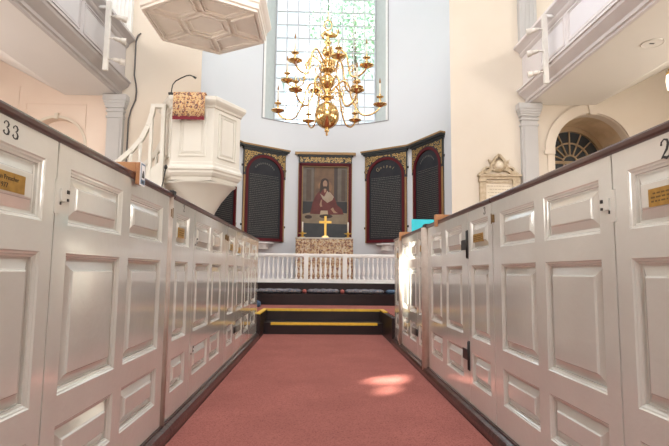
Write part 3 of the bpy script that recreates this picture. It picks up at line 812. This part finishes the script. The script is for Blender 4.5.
# ================================================================ MEMORIAL TABLET
mx = 3.53
root = empty('memorial_tablet', (mx, YW-.001, 1.95), 'carved stone wall memorial with a cartouche crest, right of the apse', 'memorial')
mb = MB(); mb.box(-.30, .30, -.03, 0, .0, .82); mb.build('inscription_slab', stone_l, root)
mb = MB()
for sx in (-1, 1):
    mb.box(*sorted((sx*.27, sx*.39)), -.07, 0, .0, .78); mb.box(*sorted((sx*.26, sx*.41)), -.085, 0, .78, .83)
mb.box(-.41, .41, -.08, 0, -.06, 0)
mb.box(-.40, .40, -.07, 0, .83, .89); mb.box(-.43, .43, -.11, 0, .89, .93); mb.box(-.28, .28, -.05, -.02, .76, .80)
mb.build('frame', stone, root)
mb = MB()
mb.lathe([(.001, -.10), (.07, -.095), (.10, -.07), (.13, -.04), (.13, 0)], 0, 1.10, 16, 'y')
for sx in (-1, 1):
    sp = []
    for i in range(22):
        t = i/21; a = t*3.6*PI/1.6; r = .09*(1-t*.75); sp.append((sx*(.24 - r*math.cos(a)*1.0), 1.0 + r*math.sin(a)))
    mb.ribbon(sp, .03, XZ, -.07, 0)
    mb.ribbon([(sx*.38, .94), (sx*.32, .98), (sx*.25, .97), (sx*.16, 1.03), (sx*.13, 1.12)], [.05, .06, .06, .06, .04], XZ, -.06, 0)
    mb.ribbon([(sx*.10, 1.0), (sx*.17, 1.08), (sx*.14, 1.18), (sx*.20, 1.22), (sx*.17, 1.16)], .03, XZ, -.08, 0)
    mb.ribbon([(sx*.12, 1.12), (sx*.10, 1.22), (sx*.04, 1.29), (0, 1.33)], .045, XZ, -.08, 0)
mb.lathe([(.001, -.08), (.03, -.07), (.035, 0)], 0, 1.31, 10, 'y')
mb.build('crest', stone, root)
MB().lathe([(.001, -.125), (.05, -.12), (.075, -.10), (.08, -.08)], 0, 1.11, 16, 'y').build('cartouche', stone_l, root)
mb = MB()
for k in range(10):
    z = .70-.065*k; x = -.24 + .05*abs(math.sin(k*1.7)); xe = -x
    while x < xe:
        l = random.uniform(.015, .06); mb.box(x, min(x+l, xe), -.0315, -.03, z-.008, z+.008); x += l+.014
mb.build('inscription', stone_t, root)['kind'] = 'stuff'

# ================================================================ APSE TABLETS AND PAINTING
def scrolls(mb, inside, x0, x1, z0, z1, n, y0, y1, r0=.045):
    pts = []; tries = 0
    while len(pts) < n and tries < n*60:
        tries += 1
        x, z = random.uniform(x0, x1/1.0), random.uniform(z0, z1)
        if not inside(x, z): continue
        if any((x-a)**2+(z-b)**2 < (r0*1.25)**2 for a, b in pts): continue
        pts.append((x, z))
    for j, (x, z) in enumerate(pts):
        d = 1 if j % 2 else -1; a0 = random.uniform(0, 2*PI)
        sp = []
        for i in range(13):
            t = i/12; r = r0*(1-.8*t); a = a0 + d*t*3.3*PI/1.3; sp.append((x+r*math.cos(a), z+r*math.sin(a)))
        sp = [p for p in sp if inside(*p)]
        if len(sp) > 3: mb.ribbon(sp, [.009+.006*math.sin(PI*i/len(sp)) for i in range(len(sp))], XZ, y0, y1)
def tablet(deg, label, title=None, name='wall_tablet'):
    a = math.radians(deg); r = 2.435
    cx, cy = CXA+r*math.sin(a), 9.5+r*math.cos(a)
    root = empty(name, (cx, cy, 1.63), label, 'tablet', 'arched text tablets on the apse wall', rz=-a)
    hw, H_ = .55, 2.20; sp = 1.56; iw, ih = .44, .40       # springing above base
    yb, yf = .0, -.05
    mb = MB(); mb.box(-hw, hw, yf+.02, yb, 0, H_-.10); mb.build('backboard', tab_dark, root)
    # maroon frame, arched top
    mb = MB(); ow, oh = iw+.065, ih+.065
    out = [(ow, 0)] + arc(0, sp, ow, 0, PI, 24, oh) + [(-ow, 0)]
    inn = [(iw, .07)] + arc(0, sp, iw, 0, PI, 24, ih) + [(-iw, .07)]
    for i in range(len(out)-1): mb.prism([out[i], out[i+1], inn[i+1], inn[i]], XZ, yf-.02, yf+.02)
    mb.prism([(ow, 0), (iw, .07), (-iw, .07), (-ow, 0)], XZ, yf-.02, yf+.02)
    mb.build('arched_frame', maroon, root)
    for sx in (-1, 1): MB().box(*sorted((sx*(ow), sx*hw)), yf, yf+.02, 0, sp).build('gilt_edge', giltedge, root)
    mb = MB(); mb.flat([(iw, .07)] + arc(0, sp, iw, 0, PI, 24, ih) + [(-iw, .07)], XZ, yf+.01)
    mb.build('slate', tab_slate, root)
    mb = MB()
    sidepts = arc(0, sp, ow, 0, PI, 24, oh)
    for i in range(24):
        p, q = sidepts[i], sidepts[i+1]; mb.prism([p, q, (q[0]*hw/ow if 0 else q[0], H_-.10), (p[0], H_-.10)], XZ, yf-.01, yf+.02)
    for sx in (-1, 1): mb.box(*sorted((sx*ow, sx*(hw+.012))), yf-.01, yf+.03, sp-.06, H_-.10)
    mb.build('spandrel', tab_dark, root)
    ins = lambda x, z: (abs(x) < hw-.02 and z < H_-.125 and z > sp-.02 and ((x/(ow+.02))**2 + ((z-sp)/(oh+.02))**2 > 1))
    mb = MB(); scrolls(mb, ins, -hw, hw, sp, H_-.12, 40, yf-.018, yf-.01, .05)
    for sx in (-1, 1): mb.ribbon([(sx*(hw-.01), sp), (sx*(hw-.01), H_-.12)], .008, XZ, yf-.016, yf-.01)
    mb.build('gilt_carving', gold, root)
    mb = MB()
    for z0, z1, e, d in ((H_-.12, H_-.09, .01, .02), (H_-.09, H_-.05, .035, .05), (H_-.05, H_-.01, .07, .09)): mb.box(-hw-e, hw+e, -.05-d, .0, z0, z1)
    mb.build('cornice', tab_dark, root)
    MB().box(-hw-.085, hw+.085, -.155, 0, H_-.012, H_+.022).build('cornice_top', giltedge, root)
    mb = MB(); P = lambda a_, b_, h: (a_, h, b_)
    z = sp - .02; k = 0
    while z > .12:
        x = -iw+.05
        while x < iw-.06:
            l = random.uniform(.02, .07); mb.box(x, min(x+l, iw-.05), yf+.0065, yf+.009, z-.006, z+.006); x += l+.014
        z -= .043; k += 1
        if k == 2: mb.box(-iw+.04, iw-.04, yf+.0065, yf+.009, z-.002, z+.002); z -= .03
    for j in range(11):
        aa = PI*(.2+.06*j); mb.box(.3*math.cos(aa)-.012, .3*math.cos(aa)+.012, yf+.0065, yf+.009, sp+.27*math.sin(aa)-.02, sp+.27*math.sin(aa)+.02) if not title else None
    mb.build('lettering', tab_letter, root)['kind'] = 'stuff'
    if title:
        n = len(title)
        for j, ch in enumerate(title):
            aa = PI*(.74 - .48*j/(n-1))
            c = Vector((.30*math.cos(aa), yf+.008, sp+.25*math.sin(aa))); rr = aa-PI/2
            ux = Vector((math.cos(rr), 0, math.sin(rr))); uz = Vector((-math.sin(rr), 0, math.cos(rr))); nn = Vector((0, -1, 0))
            mw = Matrix(((ux.x, uz.x, nn.x, c.x), (ux.y, uz.y, nn.y, c.y), (ux.z, uz.z, nn.z, c.z), (0, 0, 0, 1)))
            text_mesh(ch, .13 if j == 0 else .10, 'title_letter', mat('title_gold', (.30, .23, .12), .5), root, mw, .001)
    mb = MB()
    for sx in (-1, 1):
        for z in (.35, 1.72): mb.lathe([(.02, -.02), (.02, .02)], z, 0, 8, 'x') if 0 else mb.box(*sorted((sx*hw, sx*(hw+.045))), -.03, .01, z-.02, z+.03)
    mb.build('wall_bracket', iron, root)
    return root
tablet(-36, 'dark arched text tablet just left of the central painting')
tablet(36.9, 'dark arched text tablet with an arc of gold letters, just right of the painting', 'Gospel')
tablet(67.3, 'dark arched text tablet at the far right of the apse')
tablet(-66.5, 'dark arched text tablet partly hidden behind the pulpit stem')
for deg, lb in ((-36, 'white half-round shelf under the tablet left of the painting'), (37.5, 'white half-round shelf under the tablet right of the painting')):
    a = math.radians(deg); cx, cy = CXA+2.44*math.sin(a), 9.5+2.44*math.cos(a)
    root = empty('wall_shelf', (cx, cy, 1.50), lb, 'shelf', 'half-round shelves under the tablets', rz=-a)
    mb = MB(); mb.prism(arc(0, 0, .26, PI, 2*PI, 16), XY, .07, .10); mb.build('shelf_top', white_trim, root)
    mb = MB(); mb.prism([(x*1, y) for x, y in arc(0, 0, .14, PI, 2*PI, 12)], XY, -.06, .07); mb.build('corbel', white_trim, root)

root = empty('altar_painting', (.125, 11.95, 1.66), 'framed painting of a seated robed figure at a table, above the altar', 'painting')
hw, H_ = .655, 2.19
MB().box(-hw, hw, -.03, 0.0, 0, H_-.1).build('backboard', tab_dark, root)
mb = MB()
mb.box(-hw, -hw+.085, -.09, -.03, 0, 1.93).box(hw-.085, hw, -.09, -.03, 0, 1.93).box(-hw, hw, -.09, -.03, 1.86, 1.93)
mb.build('maroon_frame', maroon, root, .01)
mb = MB()
mb.ribbon([(-.555, 0), (-.555, 1.845), (.555, 1.845), (.555, 0)], .022, XZ, -.085, -.03)
for sx in (-1, 1): mb.box(*sorted((sx*(hw+.002), sx*(hw-.012))), -.094, -.088, 0, 1.93)
mb.build('gilt_slip', giltedge, root)
MB().box(-hw, hw, -.075, -.03, 1.93, 2.09).build('frieze', tab_dark, root)
mb = MB(); scrolls(mb, lambda x, z: abs(x) < hw-.02 and 1.95 < z < 2.075, -hw, hw, 1.95, 2.075, 40, -.083, -.074, .04)
mb.build('gilt_carving', gold, root)
mb = MB(); mb.box(-hw-.03, hw+.03, -.11, 0, 2.09, 2.13); mb.build('cornice', tab_dark, root)
MB().box(-hw-.09, hw+.09, -.15, 0, 2.13, 2.19).build('cornice_top', giltedge, root)
# canvas: flat painted shapes
pm = lambda n, c, c2=None: mat('oil_'+n, c, .55, noise=c2, nscale=6)
mb = MB(); h = [-.034]
def shp(m, pts):
    mb.use(m); mb.flat(pts, XZ, h[0]); h[0] -= .0006
umber = pm('umber', (.115, .080, .055), (.09, .062, .045)); ochre = pm('ochre', (.20, .115, .06), (.13, .075, .045)); pier = pm('stone', (.17, .145, .115), (.13, .11, .09))
shp(umber, [(-.56, 0), (.56, 0), (.56, 1.85), (-.56, 1.85)])
shp(pier, [(-.54, .95), (-.28, .95), (-.28, 1.83), (-.54, 1.83)]); shp(umber, [(-.46, 1.0), (-.34, 1.0), (-.34, 1.78), (-.46, 1.78)])
shp(ochre, [(-.26, 1.0), (.22, 1.0), (.22, 1.83), (-.26, 1.83)])
shp(pm('glow', (.30, .16, .08), (.2, .11, .06)), [(-.06, 1.3)] + arc(0, 1.35, .17, -.6, 3.4, 14))
shp(pm('shade', (.06, .045, .04)), [(.22, 1.0), (.30, 1.0), (.30, 1.83), (.22, 1.83)])
shp(pier, [(.31, .95), (.54, .95), (.54, 1.83), (.31, 1.83)]); shp(umber, [(.40, 1.0), (.50, 1.0), (.50, 1.78), (.40, 1.78)])
shp(pm('dark_cloth', (.035, .035, .038)), [(-.55, .66), (.55, .66), (.55, .98), (-.55, .98)])
shp(pm('table', (.30, .235, .155), (.24, .18, .12)), [(-.55, .40), (.55, .40), (.55, .70), (.2, .72), (-.3, .72), (-.55, .67)])
shp(pm('drape', (.045, .05, .055), (.06, .062, .065)), [(-.55, 0), (.55, 0), (.55, .43), (-.55, .45)])
robe = pm('robe', (.16, .035, .03), (.11, .022, .02))
shp(robe, [(-.36, .68), (.1, .66), (.46, .67), (.42, .80), (.30, .90), (.22, 1.12), (.10, 1.26), (-.10, 1.28), (-.22, 1.14), (-.30, .96)])
shp(pm('tunic', (.42, .33, .24), (.34, .26, .18)), [(-.12, 1.18), (-.06, 1.05), (.06, .95), (.18, 1.02), (.22, 1.10), (.14, 1.20), (.06, 1.26), (-.02, 1.10)])
shp(robe, [(-.2, .7), (-.04, .98), (.08, .88), (.2, .86), (.26, .74), (.0, .68)])
hair = pm('hair', (.045, .025, .018)); skin = pm('skin', (.42, .25, .16), (.34, .2, .13))
shp(hair, [(-.13, 1.16), (-.12, 1.42)] + arc(-.01, 1.46, .10, 2.8, .2, 10)[0:] + [(.09, 1.42), (.10, 1.2), (.03, 1.28), (-.06, 1.28)])
shp(skin, arc(0, 1.42, .055, 0, 2*PI, 16, .088)[:-1])
shp(hair, [(-.03, 1.36), (.03, 1.36), (.025, 1.31), (0, 1.29), (-.025, 1.31)])
shp(hair, [(-.035, 1.44), (-.012, 1.44), (-.012, 1.447), (-.035, 1.447)]); shp(hair, [(.035, 1.44), (.012, 1.44), (.012, 1.447), (.035, 1.447)])
shp(skin, [(-.03, 1.30), (.03, 1.30), (.02, 1.22), (-.02, 1.20)])
shp(skin, [(-.13, .90), (-.10, 1.02), (-.07, 1.03), (-.08, .92), (-.06, .86), (-.11, .85)])
shp(skin, [(.14, .80), (.20, .84), (.24, .76), (.32, .70), (.22, .70)])
shp(pm('bread', (.52, .40, .27)), [(-.12, .66), (.08, .66), (.07, .76), (-.10, .76)])
shp(pm('dish', (.05, .03, .025)), arc(.03, .62, .16, 0, 2*PI, 16, .05)[:-1]); shp(pm('dish', (.05, .03, .025)), arc(-.40, .60, .09, 0, 2*PI, 14, .045)[:-1])
mb.build('canvas', parent=root)

# ================================================================ ALTAR
root = empty('altar', (.115, 11.35, SAN), 'altar table covered by a patterned damask frontal, under the painting', 'altar')
aw, ad0, ad1, ah = .645, -.32, .30, .965
mb = MB(); n = 60
prev = None
for z, k in ((.02, 1), (.3, .8), (.6, .5), (.85, .2), (ah-.02, 0)):
    R_ = []
    loop = [(-aw+2*aw*i/30, ad0) for i in range(31)] + [(aw, ad0+(ad1-ad0)*i/12) for i in range(1, 13)] + [(aw-2*aw*i/30, ad1) for i in range(1, 31)] + [(-aw, ad1-(ad1-ad0)*i/12) for i in range(1, 12)]
    for j, (x, y) in enumerate(loop):
        f = 1 + .012*k*math.sin(j*1.35); R_.append(mb.v((x*f, y*f, z)))
    if prev:
        for i in range(len(R_)): mb.f([prev[i], prev[(i+1) % len(R_)], R_[(i+1) % len(R_)], R_[i]], True)
    prev = R_
mb.f(prev)
mb.build('frontal_cloth', alt_m, root)
MB().box(-aw-.012, aw+.012, ad0-.014, ad1, ah-.025, ah+.008).build('altar_linen', grey_lin, root, .006)
AT = SAN+ah+.0085
root = empty('altar_cross', (.135, 11.22, AT), 'brass cross standing in the middle of the altar', 'cross')
mb = MB(); mb.box(-.026, .026, -.012, .012, .045, .50); mb.box(-.14, .14, -.012, .012, .335, .387); mb.build('cross_body', altar_brass, root, .004)
MB().lathe([(.045, -.018), (.045, -.012), (.02, -.018)], 0, .36, 14, 'y').build('boss', altar_brass, root)
mb = MB(); mb.box(-.09, .09, -.06, .06, 0, .02).box(-.06, .06, -.04, .04, .02, .045); mb.build('base', brass, root, .003)
for x, lb in ((-.385, 'brass candlestick with white candle on the left end of the altar'), (.655, 'brass candlestick with white candle on the right end of the altar')):
    root = empty('candlestick', (x, 11.2, AT), lb, 'candlestick', 'candlesticks on the altar')
    MB().lathe([(.085, 0), (.085, .008), (.06, .02), (.02, .03), (.03, .05), (.018, .065), (.04, .085), (.095, .10), (.095, .108), (.02, .112), (.02, .14)], 0, 0, 18).build('stick', altar_brass, root)
    MB().lathe([(.016, .14), (.015, .36), (.004, .366)], 0, 0, 10).build('candle', candle_m, root)
    MB().tube([(0, 0, .364), (.001, 0, .376)], .0015, 5).build('wick', black, root)

# ================================================================ COMMUNION RAIL
root = empty('communion_rail', (.1, 9.05, SAN), 'white turned-baluster communion rail across the chancel, above the dark steps', 'railing')
segs = [(-2.0, -.265), (-.265, .475), (.475, 2.2)]
mb = MB()
mb.box(-2.1, 2.1, -.05, .05, .485, .53).box(-2.1, 2.1, -.035, .035, .465, .485)
mb.build('top_rail', white_trim, root, .006)
mb = MB(); mb.box(-2.1, 2.1, -.03, .03, .02, .07); mb.box(-2.1, 2.1, -.04, .04, 0, .02); mb.build('bottom_rail', white_trim, root, .004)
for x in (-1.95, -.335, .375, 2.0):
    mb = MB(); mb.box(x-.038, x+.038, -.055, .055, 0, .535); mb.build('rail_post', white_trim, root, .004)
x = -1.86
prof = [(.022, .07), (.022, .10), (.010, .11), (.018, .15), (.027, .20), (.022, .26), (.011, .34), (.009, .37), (.019, .385), (.009, .40), (.020, .43), (.020, .465)]
base = None
xs = []
for a, b_ in ((-1.90, -.385), (-.285, .325), (.425, 1.95)):
    n = round((b_-a)/.0865)
    xs += [a + (b_-a)*(i+.5)/n for i in range(n)]
for x in xs:
    if base is None:
        base = MB().lathe(prof, 0, 0, 10).build('baluster', white_trim, root); base.location = (x, 0, 0)
    else:
        c = base.copy(); C.objects.link(c); c.parent = root; c.location = (x, 0, 0)

# kneeling cushions on the step below the rail
def cushion(x0, x1, label, m=kneel_m, y=8.84):
    cx = (x0+x1)/2; L = (x1-x0)/2
    mb = MB(); prof = []
    nx, ny = 22, 8; grid = []
    for i in range(nx+1):
        u = -1+2*i/nx; row = []
        for j in range(12):
            a = 2*PI*j/12; ex = (1-abs(u)**8)**.5
            row.append(mb.v((u*L, .105*ex*math.cos(a)*(1+.0*u), .043 + .042*max(.25, ex)*math.sin(a)*(1 + .12*math.sin(i*1.3)))))
        grid.append(row)
    for A_, B_ in zip(grid, grid[1:]):
        for j in range(12): mb.f([A_[j], A_[(j+1) % 12], B_[(j+1) % 12], B_[j]], True)
    mb.f(grid[0]); mb.f(grid[-1])
    o = mb.build('kneeling_cushion', m, None, loc=(cx, y, .545))
    return tag(o, label, 'cushion', 'kneeling cushions under the communion rail')
cushion(-1.9, -1.13, 'long needlework cushion at the left end of the kneeling step, mostly behind the pews')
cushion(-1.09, -.30, 'long patterned cushion on the kneeling step, left section')
cushion(-.20, .37, 'short patterned cushion on the kneeling step, middle section')
cushion(.47, 1.17, 'brownish patterned cushion on the kneeling step, right of middle')
cushion(1.20, 1.95, 'dark blue cushion at the right end of the kneeling step', blue_c)
for x, lb in ((-.25, 'small red round cushion end left of the middle kneeler'), (.42, 'small red round cushion end right of the middle kneeler')):
    mb = MB(); mb.sphere((0, 0, .04), .04, 12); tag(mb.build('bolster', pcush, loc=(x, 8.80, .545)), lb, 'bolster', 'small red bolsters on the kneeling step')
mb = MB(); mb.box(-.20, .20, -.16, .16, 0, .10)
o = mb.build('floor_cushion', blue_c, bevel=.03, loc=(-1.17, 8.2, PL+.002), rz=.3)
tag(o, 'blue floor cushion on the platform beside the left pew end', 'cushion')

# ================================================================ CHANDELIER
root = empty('chandelier', (.075, 6.0, 2.62), 'large brass chandelier with two tiers of curling candle arms', 'chandelier')
prof = [(.002, 0), (.014, .01), (.010, .035), (.026, .05), (.03, .065), (.02, .08)]
n = 14
for i in range(n+1):
    a = -PI/2+PI*i/n; prof.append((max(.02, .145*math.cos(a)), .225+.145*math.sin(a)))
prof += [(.03, .385), (.045, .40), (.07, .415), (.075, .435), (.05, .45), (.03, .47), (.05, .50)]
for i in range(9):
    a = -PI/2+PI*i/8; prof.append((max(.03, .09*math.cos(a)), .60+.085*math.sin(a)))
prof += [(.05, .70), (.085, .72), (.09, .74), (.05, .76), (.035, .79), (.06, .82), (.06, .84), (.03, .86)]
for i in range(9):
    a = -PI/2+PI*i/8; prof.append((max(.025, .068*math.cos(a)), .935+.066*math.sin(a)))
prof += [(.02, 1.01), (.03, 1.02), (.045, 1.04), (.03, 1.06), (.012, 1.07)]
MB().lathe(prof, 0, 0, 28).build('baluster_stem', brass, root)
# dolphin-like crest and hanging ring
mb = MB()
mb.tube([(-.05, 0, 1.08), (-.07, 0, 1.12), (-.04, 0, 1.15), (.0, 0, 1.13), (.05, 0, 1.13), (.09, 0, 1.12), (.12, 0, 1.14), (.115, 0, 1.18), (.09, 0, 1.18)], [.012, .02, .026, .034, .034, .024, .014, .014, .006], 8)
mb.tube([(.0, 0, 1.06), (0, 0, 1.12)], .02, 8)
mb.tube([(.02, 0, 1.15), (-.02, 0, 1.19), (-.05, 0, 1.23), (-.03, 0, 1.26), (.0, 0, 1.24)], [.014, .01, .012, .01, .006], 8)
mb.build('crest', brass, root)
mb = MB(); mb.tube([(.045*math.cos(a), 0, 1.24+.055*math.sin(a)) for a in [2*PI*i/20 for i in range(21)]], .008, 6)
mb.tube([(.0, .035*math.cos(a), 1.335+.045*math.sin(a)) for a in [2*PI*i/20 for i in range(21)]], .007, 6)
mb.build('hanging_ring', brass, root)
MB().tube([(0, 0, 1.37), (0, 0, (TOP-2.62)/1.17)], .006, 6).build('hanging_rod', iron, root)
root.scale = (1.06, 1.06, 1.17)
def bez(pts, n=26):
    """Catmull-Rom through 2D points"""
    out = []; P = [pts[0]] + pts + [pts[-1]]
    for k in range(1, len(P)-2):
        p0, p1, p2, p3 = P[k-1], P[k], P[k+1], P[k+2]
        for i in range(6):
            t = i/6
            out.append(tuple(.5*((2*p1[d]) + (-p0[d]+p2[d])*t + (2*p0[d]-5*p1[d]+4*p2[d]-p3[d])*t*t + (-p0[d]+3*p1[d]-3*p2[d]+p3[d])*t**3) for d in (0, 1)))
    out.append(pts[-1]); return out
def ch_arm(deg, R_, zp, z0, sag):
    a = math.radians(deg); cx, sx = math.cos(a), math.sin(a)
    P3 = lambda r, z: (r*cx, r*sx, z)
    curve = bez([(.05, z0), (.11, z0+.07), (.19, z0+.13), (.26, z0+.07), (.29, z0-.06), (R_*.62, zp-sag*.75), (R_*.8, zp-sag), (R_*.95, zp-sag*.55), (R_, zp-.01)])
    mb = MB(); mb.tube([P3(r, z) for r, z in curve], .0105, 8)
    # scrolls
    s1 = [(.20+.055*(1-t*.8)*math.cos(PI*.5-t*7), z0+.055+.055*(1-t*.8)*math.sin(PI*.5-t*7)) for t in [i/20 for i in range(21)]]
    mb.tube([P3(r, z) for r, z in s1], .006, 6)
    s2 = [(.33+.05*(1-t*.8)*math.cos(PI*1.1+t*7), z0-.09+.05*(1-t*.8)*math.sin(PI*1.1+t*7)) for t in [i/20 for i in range(21)]]
    mb.tube([P3(r, z) for r, z in s2], .006, 6)
    s3 = bez([(.05, z0-.03), (.12, z0-.09), (.16, z0-.02), (.12, z0+.01), (.10, z0-.02)])
    mb.tube([P3(r, z) for r, z in s3], .0055, 6)
    arm = mb.build('arm', brass, root)
    x, y = R_*cx, R_*sx
    mb = MB()
    mb.lathe([(.004, zp-.025), (.018, zp-.02), (.035, zp-.012), (.078, zp+.006), (.082, zp+.012), (.05, zp+.010), (.012, zp+.016), (.010, zp+.045), (.018, zp+.055), (.010, zp+.065), (.012, zp+.075), (.042, zp+.088), (.044, zp+.094), (.014, zp+.096), (.014, zp+.125)], x, y, 18)
    mb.build('candle_cup', brass, arm)
    mb = MB(); mb.lathe([(.0095, zp+.12), (.0095, zp+.235), (.006, zp+.24)], x, y, 10); mb.build('candle', candle_m, arm)
    mb = MB(); mb.lathe([(.004, zp+.24), (.012, zp+.252), (.010, zp+.27), (.002, zp+.30)], x, y, 10); mb.build('flame_bulb', mat('bulb_amber', (.30, .17, .08), .12), arm)
for d in (-10, 54, 112, 163, 236, 300): ch_arm(d, .625, .315, .47, .10)
for d in (-34, -78, 226, 158, 106, 44): ch_arm(d, .53, .665, .78, .08)

# ================================================================ ADDED UNSEEN MASK (sun_patch_mask) WITH GAPS CUT TO THE SUN PATCHES
SH = Vector((.39, 1.0)); sl = SUN_S*SH.length
def toback(x, y, z):   # from a lit point back along the sun to the wall plane Y=-6.1
    t = y+6.1; return (x-.39*t, z+sl*t)
pewpatch = [toback(.995, y, z) for y, z in ((5.32, 1.27), (6.2, 1.20), (6.05, .98), (5.85, .75), (5.62, .45), (5.50, .45), (5.42, .9))]
flo = [toback(x, y, .012) for x, y in ((.38, 4.30), (.56, 4.46), (.76, 4.52), (.78, 4.38), (.70, 4.20), (.50, 4.18))]
flo2 = [toback(x, y, .012) for x, y in ((.44, 3.98), (.66, 4.08), (.62, 3.90), (.48, 3.88))]
def inpoly(x, z, P):
    c = False
    for (x0, z0), (x1, z1) in zip(P, P[1:]+P[:1]):
        if (z0 > z) != (z1 > z) and x < (x1-x0)*(z-z0)/(z1-z0)+x0: c = not c
    return c
mb = MB(); st = .02; x = -3.97
nx, nz = 42, 138
for j in range(nz):
    z = 5.58+st*j*1.0; i = 0
    run = None
    for i in range(nx+1):
        xx = -3.97+st*i
        solid = i < nx and not any(inpoly(xx+st/2, z+st/2, P) for P in (pewpatch, flo, flo2))
        if solid and run is None: run = xx
        if not solid and run is not None:
            mb.box(run, xx, -6.12, -6.10, z, z+st); run = None
struct(mb.build('sun_patch_mask', white_trim))

# ================================================================ OUTSIDE THE APSE WINDOW
def tree(x, y, z0, h, r, label, leafc, name='tree'):
    root = empty(name, (x, y, z0), label, 'tree', 'trees outside the apse window')
    MB().tube([(0, 0, 0), (.1, 0, h*.4), (-.1, .1, h*.7), (0, 0, h*.9)], [.3, .24, .15, .06], 8).build('trunk', mat('bark', (.12, .09, .07), .9), root)
    mb = MB()
    for k in range(2600):
        u = random.gauss(0, 1); v = random.gauss(0, 1); wv = random.gauss(0, 1); l = math.sqrt(u*u+v*v+wv*wv); rr = r*random.uniform(.35, 1)
        c = Vector((u/l*rr, v/l*rr, h*.75+wv/l*rr*1.1)); s = random.uniform(.10, .24)
        a = Vector((random.uniform(-1, 1), random.uniform(-1, 1), random.uniform(-1, 1))).normalized(); b_ = a.orthogonal().normalized()
        mb.f([mb.v(c+a*s), mb.v(c+b_*s*.5), mb.v(c-a*s), mb.v(c-b_*s*.5)])
    mb.build('crown', mat('leaves_'+name, leafc, .6, noise=tuple(x*.8 for x in leafc), nscale=2), root, recalc=False)
tree(4.4, 24, 0, 20, 3.2, 'pale green tree outside, top right of the apse window', (.42, .60, .46))
tree(2.2, 31, 0, 23, 3.4, 'bluish green tree farther off behind the chandelier crest', (.36, .60, .60), 'tree')
root = empty('house', (-.85, 19, 0), 'pale blue clapboard house outside, low in the apse window', 'house')
mb = MB(); mb.box(-.6, .65, 0, 3, 0, 8.6)
mb.build('wall', mat('pale_blue_boards', (.30, .44, .60), .6), root)
for k in range(6):
    MB().box(-.58+.22*k, -.52+.22*k, -.06, 0, 0, 8.5).build('board_batten', mat('batten_pale', (.5, .62, .75), .6), root)
MB().prism([(-.75, 8.6), (.8, 8.6), (.02, 9.2)], XZ, -.2, 3.2).build('roof', mat('roof_grey', (.5, .52, .55), .7), root)
struct(B(-40, 40, 12.9, 90, -.4, -.05, 'ground', mat('lawn', (.20, .28, .12), .9)))
